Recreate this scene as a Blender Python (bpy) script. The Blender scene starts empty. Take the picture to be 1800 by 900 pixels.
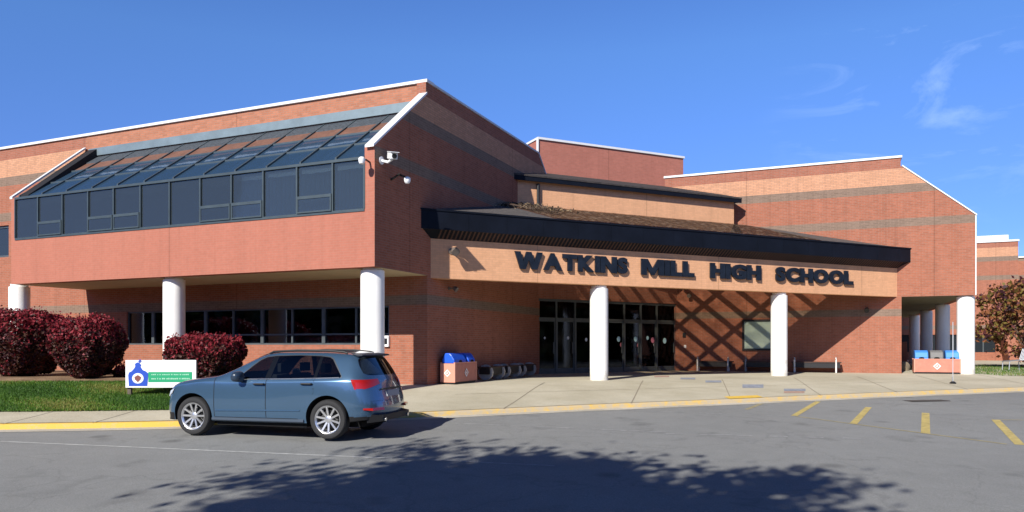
import bpy, bmesh, math, random
from mathutils import Vector, Matrix
import numpy as np
random.seed(7); RNG = np.random.default_rng(7)
R = math.radians
sc = bpy.context.scene
col = sc.collection

# ------------------------------------------------------------------ camera
EYE = 1.8
cam_d = bpy.data.cameras.new('camera'); cam = bpy.data.objects.new('camera', cam_d); col.objects.link(cam)
cam.location = (0, 0, EYE); cam.rotation_euler = (R(90), 0, 0)
cam_d.sensor_width = 36; cam_d.lens = 36 * 1320 / 1800
cam_d.shift_y = (606 - 450) / 1800
cam_d.clip_end = 3000; cam_d.clip_start = .05
sc.camera = cam

# ------------------------------------------------------------------ light
EL = 32.3
SUN_H = Vector((-.5, -.865, 0)).normalized()          # horizontal direction towards the sun
sun_d = bpy.data.lights.new('sun', 'SUN'); sun = bpy.data.objects.new('sun', sun_d); col.objects.link(sun)
sun_d.energy = 5.0; sun_d.angle = R(.5); sun_d.color = (1, .955, .88)
sdir = SUN_H * math.cos(R(EL)) + Vector((0, 0, math.sin(R(EL))))
sun.rotation_euler = (-sdir).to_track_quat('-Z', 'Y').to_euler()
sun.location = (-20, -30, 30)

world = bpy.data.worlds.new('World'); sc.world = world; world.use_nodes = True
nt = world.node_tree; nt.nodes.clear()
def N(t, typ, **kw):
    n = t.nodes.new(typ)
    for k, v in kw.items():
        if k in n.inputs: n.inputs[k].default_value = v
        else: setattr(n, k, v)
    return n
out = N(nt, 'ShaderNodeOutputWorld'); bg = N(nt, 'ShaderNodeBackground'); bg.inputs[1].default_value = .135
sky = N(nt, 'ShaderNodeTexSky'); sky.sky_type = 'NISHITA'; sky.sun_disc = False
sky.sun_elevation = R(EL); sky.sun_rotation = R(210); sky.altitude = 900; sky.air_density = 1.0; sky.dust_density = .15; sky.ozone_density = 3.0
hs = N(nt, 'ShaderNodeHueSaturation', Saturation=1.22, Value=1.0, Hue=.514)
nt.links.new(sky.outputs[0], hs.inputs['Color'])
CL = (1.42, .2, .8)
# thin cirrus, laid out by direction
tc = N(nt, 'ShaderNodeTexCoord')
mp = N(nt, 'ShaderNodeMapping'); mp.inputs['Rotation'].default_value = (.0, R(22), 0); mp.inputs['Scale'].default_value = (2.4, 2.4, 8); mp.inputs['Location'].default_value = CL
nz = N(nt, 'ShaderNodeTexNoise', Scale=2.6, Detail=9.0, Roughness=.62, Distortion=.6)
rp = N(nt, 'ShaderNodeValToRGB'); rp.color_ramp.elements[0].position = .50; rp.color_ramp.elements[1].position = .78
nt.links.new(tc.outputs['Generated'], mp.inputs[0]); nt.links.new(mp.outputs[0], nz.inputs['Vector']); nt.links.new(nz.outputs[0], rp.inputs[0])
cdir = Vector(((1620 - 900) / 1320, 1, (606 - 205) / 1320)).normalized()
dt = N(nt, 'ShaderNodeVectorMath', operation='DOT_PRODUCT'); dt.inputs[1].default_value = cdir
nt.links.new(tc.outputs['Generated'], dt.inputs[0])
mr = N(nt, 'ShaderNodeMapRange'); mr.interpolation_type = 'SMOOTHSTEP'
mr.inputs[1].default_value = .983; mr.inputs[2].default_value = .999; mr.inputs[3].default_value = 0; mr.inputs[4].default_value = .25
nt.links.new(dt.outputs['Value'], mr.inputs[0])
mu = N(nt, 'ShaderNodeMath', operation='MULTIPLY'); nt.links.new(mr.outputs[0], mu.inputs[0]); nt.links.new(rp.outputs[0], mu.inputs[1])
mx = N(nt, 'ShaderNodeMixRGB'); nt.links.new(mu.outputs[0], mx.inputs[0]); nt.links.new(hs.outputs[0], mx.inputs[1]); mx.inputs[2].default_value = (8.2, 9.4, 11.0, 1)
# the dome darkens towards the zenith
sx = N(nt, 'ShaderNodeSeparateXYZ'); nt.links.new(tc.outputs['Generated'], sx.inputs[0])
zr = N(nt, 'ShaderNodeValToRGB'); ee = zr.color_ramp.elements; ee[0].position = 0; ee[0].color = (.34, .43, .82, 1); ee[1].position = 1; ee[1].color = (.16, .16, .18, 1)
for p_, c_ in ((.13, (.46, .56, .96, 1)), (.22, (.68, .73, .90, 1)), (.36, (.98, 1.02, 1.02, 1)), (.43, (.98, 1.0, 1.02, 1)), (.56, (.40, .41, .44, 1))): q_ = ee.new(p_); q_.color = c_
nt.links.new(sx.outputs[2], zr.inputs[0])
mz = N(nt, 'ShaderNodeMixRGB', blend_type='MULTIPLY'); mz.inputs[0].default_value = 1; nt.links.new(mx.outputs[0], mz.inputs[1]); nt.links.new(zr.outputs[0], mz.inputs[2])
nt.links.new(mz.outputs[0], bg.inputs[0]); nt.links.new(bg.outputs[0], out.inputs[0])

vs = sc.view_settings; vs.view_transform = 'Standard'; vs.look = 'None'; vs.gamma = 1; vs.use_curve_mapping = False; vs.exposure = .42

# ------------------------------------------------------------------ helpers
def nl(t, a, b): t.links.new(a, b)
def mat(name, color, rough=.7, metal=0, noise=0, nscale=3, bump=0, bscale=40, spec=.4, coords='Object', coat=0):
    m = bpy.data.materials.new(name); m.use_nodes = True; t = m.node_tree; b = t.nodes['Principled BSDF']
    b.inputs['Base Color'].default_value = (*color, 1); b.inputs['Roughness'].default_value = rough; b.inputs['Metallic'].default_value = metal
    b.inputs['Specular IOR Level'].default_value = spec; b.inputs['Coat Weight'].default_value = coat
    if noise or bump: tcn = N(t, 'ShaderNodeTexCoord')
    if noise:
        n = N(t, 'ShaderNodeTexNoise', Scale=float(nscale), Detail=8.0, Roughness=.65); nl(t, tcn.outputs[coords], n.inputs['Vector'])
        r = N(t, 'ShaderNodeMapRange'); r.inputs[1].default_value = .3; r.inputs[2].default_value = .7; r.inputs[3].default_value = 1 - noise; r.inputs[4].default_value = 1 + noise
        nl(t, n.outputs[0], r.inputs[0])
        x = N(t, 'ShaderNodeMixRGB', blend_type='MULTIPLY'); x.inputs[0].default_value = 1; x.inputs[1].default_value = (*color, 1)
        nl(t, r.outputs[0], x.inputs[2]); nl(t, x.outputs[0], b.inputs['Base Color'])
    if bump:
        n2 = N(t, 'ShaderNodeTexNoise', Scale=float(bscale), Detail=6.0); nl(t, tcn.outputs[coords], n2.inputs['Vector'])
        bp = N(t, 'ShaderNodeBump', Strength=bump, Distance=.02); nl(t, n2.outputs[0], bp.inputs['Height']); nl(t, bp.outputs[0], b.inputs['Normal'])
    return m

def brick_mat(name, bands, mortar=(.29, .20, .155), vary=.16, streak=.0):
    """bands: list of (z from, colour) bottom to top; V of the UV map is the height in metres"""
    m = bpy.data.materials.new(name); m.use_nodes = True; t = m.node_tree; b = t.nodes['Principled BSDF']
    b.inputs['Roughness'].default_value = .92; b.inputs['Specular IOR Level'].default_value = .06
    uv = N(t, 'ShaderNodeUVMap'); uv.uv_map = 'UVMap'
    sep = N(t, 'ShaderNodeSeparateXYZ'); nl(t, uv.outputs[0], sep.inputs[0])
    dv = N(t, 'ShaderNodeMath', operation='DIVIDE'); dv.inputs[1].default_value = 12; nl(t, sep.outputs[1], dv.inputs[0])
    rp = N(t, 'ShaderNodeValToRGB'); rp.color_ramp.interpolation = 'CONSTANT'
    el = rp.color_ramp.elements
    for i, (z, c) in enumerate(bands):
        e = el[0] if i == 0 else (el[1] if i == 1 else el.new(z / 12))
        e.position = max(0, z / 12); e.color = (*c, 1)
    if len(bands) == 1: el[1].position = 1; el[1].color = (*bands[0][1], 1)
    nl(t, dv.outputs[0], rp.inputs[0])
    bt = N(t, 'ShaderNodeTexBrick', Scale=1.0); bt.inputs['Brick Width'].default_value = .21; bt.inputs['Row Height'].default_value = .0667
    bt.inputs['Mortar Size'].default_value = .006; bt.inputs['Mortar Smooth'].default_value = .3; bt.inputs['Bias'].default_value = 0
    bt.inputs['Color1'].default_value = (1 - vary, 1 - vary, 1 - vary, 1); bt.inputs['Color2'].default_value = (1 + vary * .6, 1 + vary * .5, 1 + vary * .5, 1)
    bt.inputs['Mortar'].default_value = (1, 1, 1, 1)
    nl(t, uv.outputs[0], bt.inputs['Vector'])
    x = N(t, 'ShaderNodeMixRGB', blend_type='MULTIPLY'); x.inputs[0].default_value = 1
    nl(t, rp.outputs[0], x.inputs[1]); nl(t, bt.outputs['Color'], x.inputs[2])
    x2 = N(t, 'ShaderNodeMixRGB'); nl(t, bt.outputs['Fac'], x2.inputs[0]); nl(t, x.outputs[0], x2.inputs[1]); x2.inputs[2].default_value = (*mortar, 1)
    # weathering: broad blotches and faint vertical washes
    mp = N(t, 'ShaderNodeMapping'); mp.inputs['Scale'].default_value = (1.3, .22, 1); nl(t, uv.outputs[0], mp.inputs[0])
    n1 = N(t, 'ShaderNodeTexNoise', Scale=1.6, Detail=7.0, Roughness=.6); nl(t, mp.outputs[0], n1.inputs['Vector'])
    n2 = N(t, 'ShaderNodeTexNoise', Scale=9.0, Detail=5.0); nl(t, uv.outputs[0], n2.inputs['Vector'])
    ad = N(t, 'ShaderNodeMath', operation='ADD'); nl(t, n1.outputs[0], ad.inputs[0]); nl(t, n2.outputs[0], ad.inputs[1])
    r = N(t, 'ShaderNodeMapRange'); r.inputs[1].default_value = .7; r.inputs[2].default_value = 1.3; r.inputs[3].default_value = .92 - streak; r.inputs[4].default_value = 1.06
    nl(t, ad.outputs[0], r.inputs[0])
    x3 = N(t, 'ShaderNodeMixRGB', blend_type='MULTIPLY'); x3.inputs[0].default_value = 1; nl(t, x2.outputs[0], x3.inputs[1]); nl(t, r.outputs[0], x3.inputs[2])
    mp2 = N(t, 'ShaderNodeMapping'); mp2.inputs['Scale'].default_value = (2.6, .10, 1); nl(t, uv.outputs[0], mp2.inputs[0])
    n3 = N(t, 'ShaderNodeTexNoise', Scale=2.2, Detail=6.0, Roughness=.6); nl(t, mp2.outputs[0], n3.inputs['Vector'])
    r3 = N(t, 'ShaderNodeMapRange'); r3.inputs[1].default_value = .52; r3.inputs[2].default_value = .72; r3.inputs[3].default_value = 1; r3.inputs[4].default_value = .91 - streak; nl(t, n3.outputs[0], r3.inputs[0])
    fr_ = N(t, 'ShaderNodeMath', operation='PINGPONG'); fr_.inputs[1].default_value = 3.55; nl(t, sep.outputs[0], fr_.inputs[0])
    jt = N(t, 'ShaderNodeMapRange'); jt.inputs[1].default_value = 3.52; jt.inputs[2].default_value = 3.535; jt.inputs[3].default_value = 1; jt.inputs[4].default_value = .78; nl(t, fr_.outputs[0], jt.inputs[0])
    mm_ = N(t, 'ShaderNodeMath', operation='MULTIPLY'); nl(t, r3.outputs[0], mm_.inputs[0]); nl(t, jt.outputs[0], mm_.inputs[1])
    x4 = N(t, 'ShaderNodeMixRGB', blend_type='MULTIPLY'); x4.inputs[0].default_value = 1; nl(t, x3.outputs[0], x4.inputs[1]); nl(t, mm_.outputs[0], x4.inputs[2])
    nl(t, x4.outputs[0], b.inputs['Base Color'])
    bp = N(t, 'ShaderNodeBump', Strength=.4, Distance=.006); bp.invert = True; nl(t, bt.outputs['Fac'], bp.inputs['Height']); nl(t, bp.outputs[0], b.inputs['Normal'])
    return m

def glass(name, tint=(.5, .55, .6), refl=.06, rcol=(1, 1, 1), blend=.35, diff=None, dfac=0, rough=.01, rmax=.95):
    m = bpy.data.materials.new(name); m.use_nodes = True; t = m.node_tree; t.nodes.clear()
    o = N(t, 'ShaderNodeOutputMaterial'); tr = N(t, 'ShaderNodeBsdfTransparent'); tr.inputs[0].default_value = (*tint, 1)
    g = N(t, 'ShaderNodeBsdfGlossy'); g.inputs[0].default_value = (*rcol, 1); g.inputs['Roughness'].default_value = rough
    lw = N(t, 'ShaderNodeLayerWeight', Blend=blend)
    r = N(t, 'ShaderNodeMapRange'); r.inputs[3].default_value = refl; r.inputs[4].default_value = rmax
    nl(t, lw.outputs['Fresnel'], r.inputs[0])
    base = tr.outputs[0]
    if diff:
        d = N(t, 'ShaderNodeBsdfDiffuse'); d.inputs[0].default_value = (*diff, 1)
        xx = N(t, 'ShaderNodeMixShader'); xx.inputs[0].default_value = dfac; nl(t, tr.outputs[0], xx.inputs[1]); nl(t, d.outputs[0], xx.inputs[2]); base = xx.outputs[0]
    # slight waviness of the panes
    tcn = N(t, 'ShaderNodeTexCoord'); nn = N(t, 'ShaderNodeTexNoise', Scale=1.1, Detail=2.0); nl(t, tcn.outputs['Object'], nn.inputs['Vector'])
    bp = N(t, 'ShaderNodeBump', Strength=.12, Distance=.02); nl(t, nn.outputs[0], bp.inputs['Height']); nl(t, bp.outputs[0], g.inputs['Normal'])
    x = N(t, 'ShaderNodeMixShader'); nl(t, r.outputs[0], x.inputs[0]); nl(t, base, x.inputs[1]); nl(t, g.outputs[0], x.inputs[2]); nl(t, x.outputs[0], o.inputs[0])
    return m

OFF = {}
def tag(o, label=None, cat=None, group=None, kind=None):
    if label: o['label'] = label
    if cat: o['category'] = cat
    if group: o['group'] = group
    if kind: o['kind'] = kind
    return o
def empty(name, loc, label=None, cat=None, group=None, rz=0):
    o = bpy.data.objects.new(name, None); col.objects.link(o); o.location = loc; o.rotation_euler = (0, 0, rz); o.empty_display_size = .2
    OFF[o.name] = Vector(loc) if rz == 0 else Vector((0, 0, 0))
    return tag(o, label, cat, group)
class MB:
    """collects polygons; build() links them as one mesh object"""
    def __init__(s): s.v = []; s.f = []; s.m = []
    def poly(s, pts, m=0):
        k = len(s.v); s.v += [tuple(p) for p in pts]; s.f.append(tuple(range(k, k + len(pts)))); s.m.append(m)
    def hexa(s, p, m=0):       # p: bottom 4, top 4 (same order)
        k = len(s.v); s.v += [tuple(q) for q in p]
        for f in ((0, 3, 2, 1), (4, 5, 6, 7), (0, 1, 5, 4), (1, 2, 6, 5), (2, 3, 7, 6), (3, 0, 4, 7)):
            s.f.append(tuple(k + i for i in f)); s.m.append(m)
    def box(s, F, a0, a1, b0, b1, z0, z1, m=0):   # F(a, b, z) -> point
        s.hexa([F(a0, b0, z0), F(a1, b0, z0), F(a1, b1, z0), F(a0, b1, z0), F(a0, b0, z1), F(a1, b0, z1), F(a1, b1, z1), F(a0, b1, z1)], m)
    def prism(s, A, B, m=0):   # two matching outlines
        k = len(s.v); n = len(A); s.v += [tuple(q) for q in A] + [tuple(q) for q in B]
        s.f.append(tuple(k + i for i in range(n))); s.m.append(m)
        s.f.append(tuple(k + n + i for i in reversed(range(n)))); s.m.append(m)
        for i in range(n):
            j = (i + 1) % n; s.f.append((k + i, k + n + i, k + n + j, k + j)); s.m.append(m)
    def tube(s, pts, r, seg=10, m=0, cap=True, r2=None):
        pts = [Vector(p) for p in pts]; k0 = len(s.v); up = Vector((0, 0, 1))
        for i, p in enumerate(pts):
            d = (pts[min(i + 1, len(pts) - 1)] - pts[max(i - 1, 0)]).normalized()
            a = d.cross(up if abs(d.z) < .95 else Vector((1, 0, 0))).normalized(); b = d.cross(a)
            rr = r if not isinstance(r, (list, tuple)) else r[i]
            if r2 is not None: rr = r + (r2 - r) * i / (len(pts) - 1)
            for q in range(seg):
                t = 2 * math.pi * q / seg; s.v.append(tuple(p + (a * math.cos(t) + b * math.sin(t)) * rr))
        for i in range(len(pts) - 1):
            for q in range(seg):
                w = (q + 1) % seg; s.f.append((k0 + i * seg + q, k0 + i * seg + w, k0 + (i + 1) * seg + w, k0 + (i + 1) * seg + q)); s.m.append(m)
        if cap:
            s.f.append(tuple(k0 + q for q in reversed(range(seg)))); s.m.append(m)
            s.f.append(tuple(k0 + (len(pts) - 1) * seg + q for q in range(seg))); s.m.append(m)
    def lathe(s, prof, c, seg=32, m=0, axis='z', a0=0):  # prof: (r, h)
        k = len(s.v); c = Vector(c); n = len(prof)
        for (r, h) in prof:
            for q in range(seg):
                t = 2 * math.pi * q / seg + a0; x, y = r * math.cos(t), r * math.sin(t)
                s.v.append(tuple(c + (Vector((x, y, h)) if axis == 'z' else Vector((x, h, y)))))
        for i in range(n - 1):
            for q in range(seg):
                w = (q + 1) % seg; s.f.append((k + i * seg + q, k + i * seg + w, k + (i + 1) * seg + w, k + (i + 1) * seg + q)); s.m.append(m)
        for i, rev in ((0, True), (n - 1, False)):
            if prof[i][0] > 1e-4:
                f = [k + i * seg + q for q in range(seg)]; s.f.append(tuple(reversed(f)) if rev else tuple(f)); s.m.append(m)
    def build(s, name, mats, parent=None, smooth=False, bevel=0, local=False, label=None, fix=True):
        me = bpy.data.meshes.new(name); mats = mats if isinstance(mats, (list, tuple)) else [mats]
        vv = np.array(s.v, dtype=float)
        loc = Vector((0, 0, 0))
        if parent is not None:
            r = parent
            while r.parent: r = r.parent
            off = OFF.get(r.name, Vector((0, 0, 0))) if not local else Vector((0, 0, 0))
            vv = vv - np.array(off)
        elif not local:
            lo, hi = vv.min(0), vv.max(0); loc = Vector(((lo[0] + hi[0]) / 2, (lo[1] + hi[1]) / 2, lo[2])); vv = vv - np.array(loc)
        me.from_pydata(vv.tolist(), [], s.f)
        for q in mats: me.materials.append(q)
        me.polygons.foreach_set('material_index', s.m)
        if fix:
            bm = bmesh.new(); bm.from_mesh(me); bmesh.ops.remove_doubles(bm, verts=bm.verts, dist=1e-5) if smooth else None
            bmesh.ops.recalc_face_normals(bm, faces=bm.faces); bm.to_mesh(me); bm.free()
        if smooth:
            me.polygons.foreach_set('use_smooth', [True] * len(me.polygons)); me.set_sharp_from_angle(angle=R(35))
        o = bpy.data.objects.new(name, me); col.objects.link(o)
        if parent is not None: o.parent = parent
        else: o.location = loc; OFF[o.name] = loc
        # metre UVs from world position, V = height
        base = np.array(loc) if parent is None else (np.array(off) if not local else np.zeros(3))
        uvl = me.uv_layers.new(name='UVMap')
        co = np.empty(len(me.vertices) * 3); me.vertices.foreach_get('co', co); co = co.reshape(-1, 3) + base
        uvd = np.empty((len(me.loops), 2))
        for p in me.polygons:
            n = p.normal; li = list(p.loop_indices); P = co[[me.loops[i].vertex_index for i in li]]
            if abs(n.z) > .8: uvd[li] = P[:, :2]
            else:
                tx = Vector((-n.y, n.x, 0)).normalized(); uvd[li, 0] = P[:, 0] * tx.x + P[:, 1] * tx.y; uvd[li, 1] = P[:, 2]
        uvl.data.foreach_set('uv', uvd.ravel())
        if bevel:
            b = o.modifiers.new('bevel', 'BEVEL'); b.width = bevel; b.segments = 2; b.limit_method = 'ANGLE'
        if label: o['label'] = label
        return o

# plan frames: left wing W(t back along the facade, s inwards, z), canopy C(along, inwards, z), right wing G(along end wall, inwards, z)
a_ = R(64.5); cd = Vector((math.sin(a_), math.cos(a_))); nd = Vector((-cd.y, cd.x))
ud = Vector((3058, -1320)).normalized(); vd = Vector((-ud.y, ud.x))
P0 = Vector((-3.47, 18.98)); Q0 = Vector((-2.34, 21.6)); R0 = Vector((15.43, 30.07))
def fr(O, a, b):
    return lambda x, y, z: (O.x + x * a.x + y * b.x, O.y + x * a.y + y * b.y, z)
W = fr(P0, -ud, vd); C = fr(Q0, cd, nd); G = fr(R0, ud, vd)
def XY(x, y, z): return (x, y, z)
def road_z(y): return max(-.9, min(.031 * (y - 12), .42)) if y > 0 else -.372
def on_line(px, O, d):
    r = (px - 900) / 1320; t = (O.x - O.y * r) / (r * d.y - d.x); return t, O.y + t * d.y
def zat(py, Y): return EYE + (606 - py) * Y / 1320
def gnd(px, py, f=road_z, extra=0):
    lo, hi = 4., 60.
    for _ in range(50):
        m = (lo + hi) / 2; yy = 606 + (EYE - f(m) - extra) * 1320 / m
        if yy > py: lo = m
        else: hi = m
    return ((px - 900) / 1320 * lo, lo, f(lo) + extra)
# ------------------------------------------------------------------ materials
BRICK = (.345, .126, .076); PEACH = (.54, .28, .165); GREY = (.21, .150, .112)
BANDS = [(0, BRICK), (2.91, GREY), (3.19, BRICK), (6.50, GREY), (6.82, BRICK), (7.85, GREY), (8.19, PEACH), (8.82, (.33, .125, .08))]
M_brick = brick_mat('banded brick', BANDS, vary=.12, streak=.03)
M_clere = brick_mat('clerestory brick', [(0, (.40, .165, .098))])
M_pink = brick_mat('pink spandrel brick', [(0, (.40, .150, .104))], mortar=(.38, .18, .13), vary=.03, streak=.0)
M_box = brick_mat('brown pink brick', [(0, (.40, .15, .11))], mortar=(.36, .17, .13), vary=.08)
M_peach = brick_mat('peach brick', [(0, (.68, .365, .205))], mortar=(.60, .34, .20), vary=.06)
M_white = mat('white paint', (.80, .79, .76), .6, noise=.06, nscale=2.0)
M_col = mat('white column paint', (.90, .88, .83), .55, noise=.07, nscale=1.1, bump=.1, bscale=30)
def scuffed(m):
    t = m.node_tree; b = t.nodes['Principled BSDF']; src = b.inputs['Base Color'].links[0].from_socket; g = N(t, 'ShaderNodeNewGeometry'); s_ = N(t, 'ShaderNodeSeparateXYZ'); nl(t, g.outputs['Position'], s_.inputs[0])
    n = N(t, 'ShaderNodeTexNoise', Scale=3.5, Detail=9.0, Roughness=.75); nl(t, g.outputs['Position'], n.inputs['Vector'])
    h = N(t, 'ShaderNodeMapRange'); h.inputs[1].default_value = .6; h.inputs[2].default_value = 1.5; h.inputs[3].default_value = .30; h.inputs[4].default_value = -.02; nl(t, s_.outputs[2], h.inputs[0])
    a = N(t, 'ShaderNodeMath', operation='ADD'); nl(t, n.outputs[0], a.inputs[0]); nl(t, h.outputs[0], a.inputs[1])
    r = N(t, 'ShaderNodeMapRange'); r.inputs[1].default_value = .60; r.inputs[2].default_value = .80; r.inputs[3].default_value = 0; r.inputs[4].default_value = .55; nl(t, a.outputs[0], r.inputs[0])
    x = N(t, 'ShaderNodeMixRGB'); nl(t, r.outputs[0], x.inputs[0]); nl(t, src, x.inputs[1]); x.inputs[2].default_value = (.50, .45, .37, 1); nl(t, x.outputs[0], b.inputs['Base Color'])
scuffed(M_col)
M_coping = mat('pale metal coping', (.68, .68, .67), .45, noise=.05, nscale=2)
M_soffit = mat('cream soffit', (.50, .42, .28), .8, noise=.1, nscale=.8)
M_frame = mat('dark window frame', (.085, .10, .105), .4, metal=.2, noise=.2, nscale=3)
M_sframe = mat('grey solarium frame', (.055, .075, .085), .45, metal=.2, noise=.15, nscale=3)
M_fascia = mat('navy metal fascia', (.005, .007, .013), .6, noise=.3, nscale=1.5, spec=.15)
M_dark = mat('black paint', (.012, .012, .014), .5)
M_shingle = mat('weathered roof shingles', (.085, .075, .07), .85, noise=.45, nscale=7, bump=.5, bscale=60)
M_flash = mat('zinc flashing', (.17, .22, .24), .5, metal=.3, noise=.15, nscale=2)
M_mesh = mat('dark mesh panel', (.05, .06, .07), .7, noise=.5, nscale=14)
M_spand = mat('rust brown panel', (.155, .075, .05), .6, noise=.25, nscale=3)
M_timber = mat('dark stained timber', (.07, .032, .022), .7, noise=.25, nscale=5)
M_lobby = mat('lobby interior', (.12, .07, .05), .9)
M_inside = mat('office interior', (.40, .38, .35), .9)
M_ceil = mat('dark ceiling', (.10, .07, .055), .9)
M_blind = mat('pale blinds', (.42, .43, .42), .8)
G_sol = glass('tinted solarium glass', (.60, .66, .70), .085, (.42, .44, .42), .3, diff=(.085, .105, .112), dfac=.30)
G_slope = glass('tinted sloped glass', (.48, .56, .66), .12, (.42, .50, .62), .3, diff=(.06, .12, .20), dfac=.42, rmax=.5)
G_win = glass('office glass', (.40, .43, .46), .07, (.7, .8, .95), .3)
G_door = glass('entrance glass', (.26, .27, .29), .03, (.35, .42, .6), .2, rough=.05)
G_sky = glass('polycarbonate glazing', (.92, .84, .74), .05, (1, 1, 1), .05, diff=(.55, .38, .24), dfac=.22, rmax=.10)
def littered(m):
    t = m.node_tree; d = [n for n in t.nodes if n.type == 'BSDF_DIFFUSE'][0]; tc_ = N(t, 'ShaderNodeTexCoord'); v1 = N(t, 'ShaderNodeTexVoronoi', Scale=4.2); n1 = N(t, 'ShaderNodeTexNoise', Scale=2.0, Detail=8.0, Roughness=.7)
    for n in (v1, n1): nl(t, tc_.outputs['Object'], n.inputs['Vector'])
    r = N(t, 'ShaderNodeValToRGB'); e = r.color_ramp.elements; e[0].position = .12; e[0].color = (.40, .30, .22, 1); e[1].position = .42; e[1].color = (.055, .042, .036, 1); nl(t, v1.outputs['Distance'], r.inputs[0]); nl(t, r.outputs[0], d.inputs[0])
    mix = [n for n in t.nodes if n.type == 'MIX_SHADER' and not n.inputs[0].is_linked][0]
    mr_ = N(t, 'ShaderNodeMapRange'); mr_.inputs[1].default_value = .38; mr_.inputs[2].default_value = .62; mr_.inputs[3].default_value = .26; mr_.inputs[4].default_value = .50; nl(t, n1.outputs[0], mr_.inputs[0]); nl(t, mr_.outputs[0], mix.inputs[0])
littered(G_sky)
G_board = glass('greenish board glass', (.6, .7, .66), .12, (.8, .9, .9), .2, diff=(.46, .60, .53), dfac=.95)

# ------------------------------------------------------------------ ground
CURB = [(-60, 15.9), (-30, 14.9), (-18, 14.75), (-13, 14.85), (-10.2, 15.0), (-7, 15.42), (-4.5, 16.1), (-2.3, 16.85), (1, 18.15), (5.5, 19.75), (10, 21.4), (15.9, 23.4), (22, 25.2), (30, 27.3), (45, 31), (90, 40)]
def curb_y(x):
    P = CURB
    if x <= P[0][0]: return P[0][1]
    for i in range(len(P) - 1):
        if x <= P[i + 1][0]:
            p1, p2 = P[i], P[i + 1]; p0 = P[max(i - 1, 0)]; p3 = P[min(i + 2, len(P) - 1)]
            m1 = (p2[1] - p0[1]) / (p2[0] - p0[0]); m2 = (p3[1] - p1[1]) / (p3[0] - p1[0]); h = p2[0] - p1[0]; t = (x - p1[0]) / h
            return (2*t**3-3*t**2+1)*p1[1] + (t**3-2*t**2+t)*h*m1 + (-2*t**3+3*t**2)*p2[1] + (t**3-t**2)*h*m2
    return P[-1][1]
KH = .118
def walk_z(x, y):
    cy = curb_y(x); z0 = road_z(cy) + KH
    t = min(1, max(0, (y - cy) / 4.6)); t = t * t * (3 - 2 * t) * .35 + t * .65
    return z0 + (.65 - z0) * t
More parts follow.
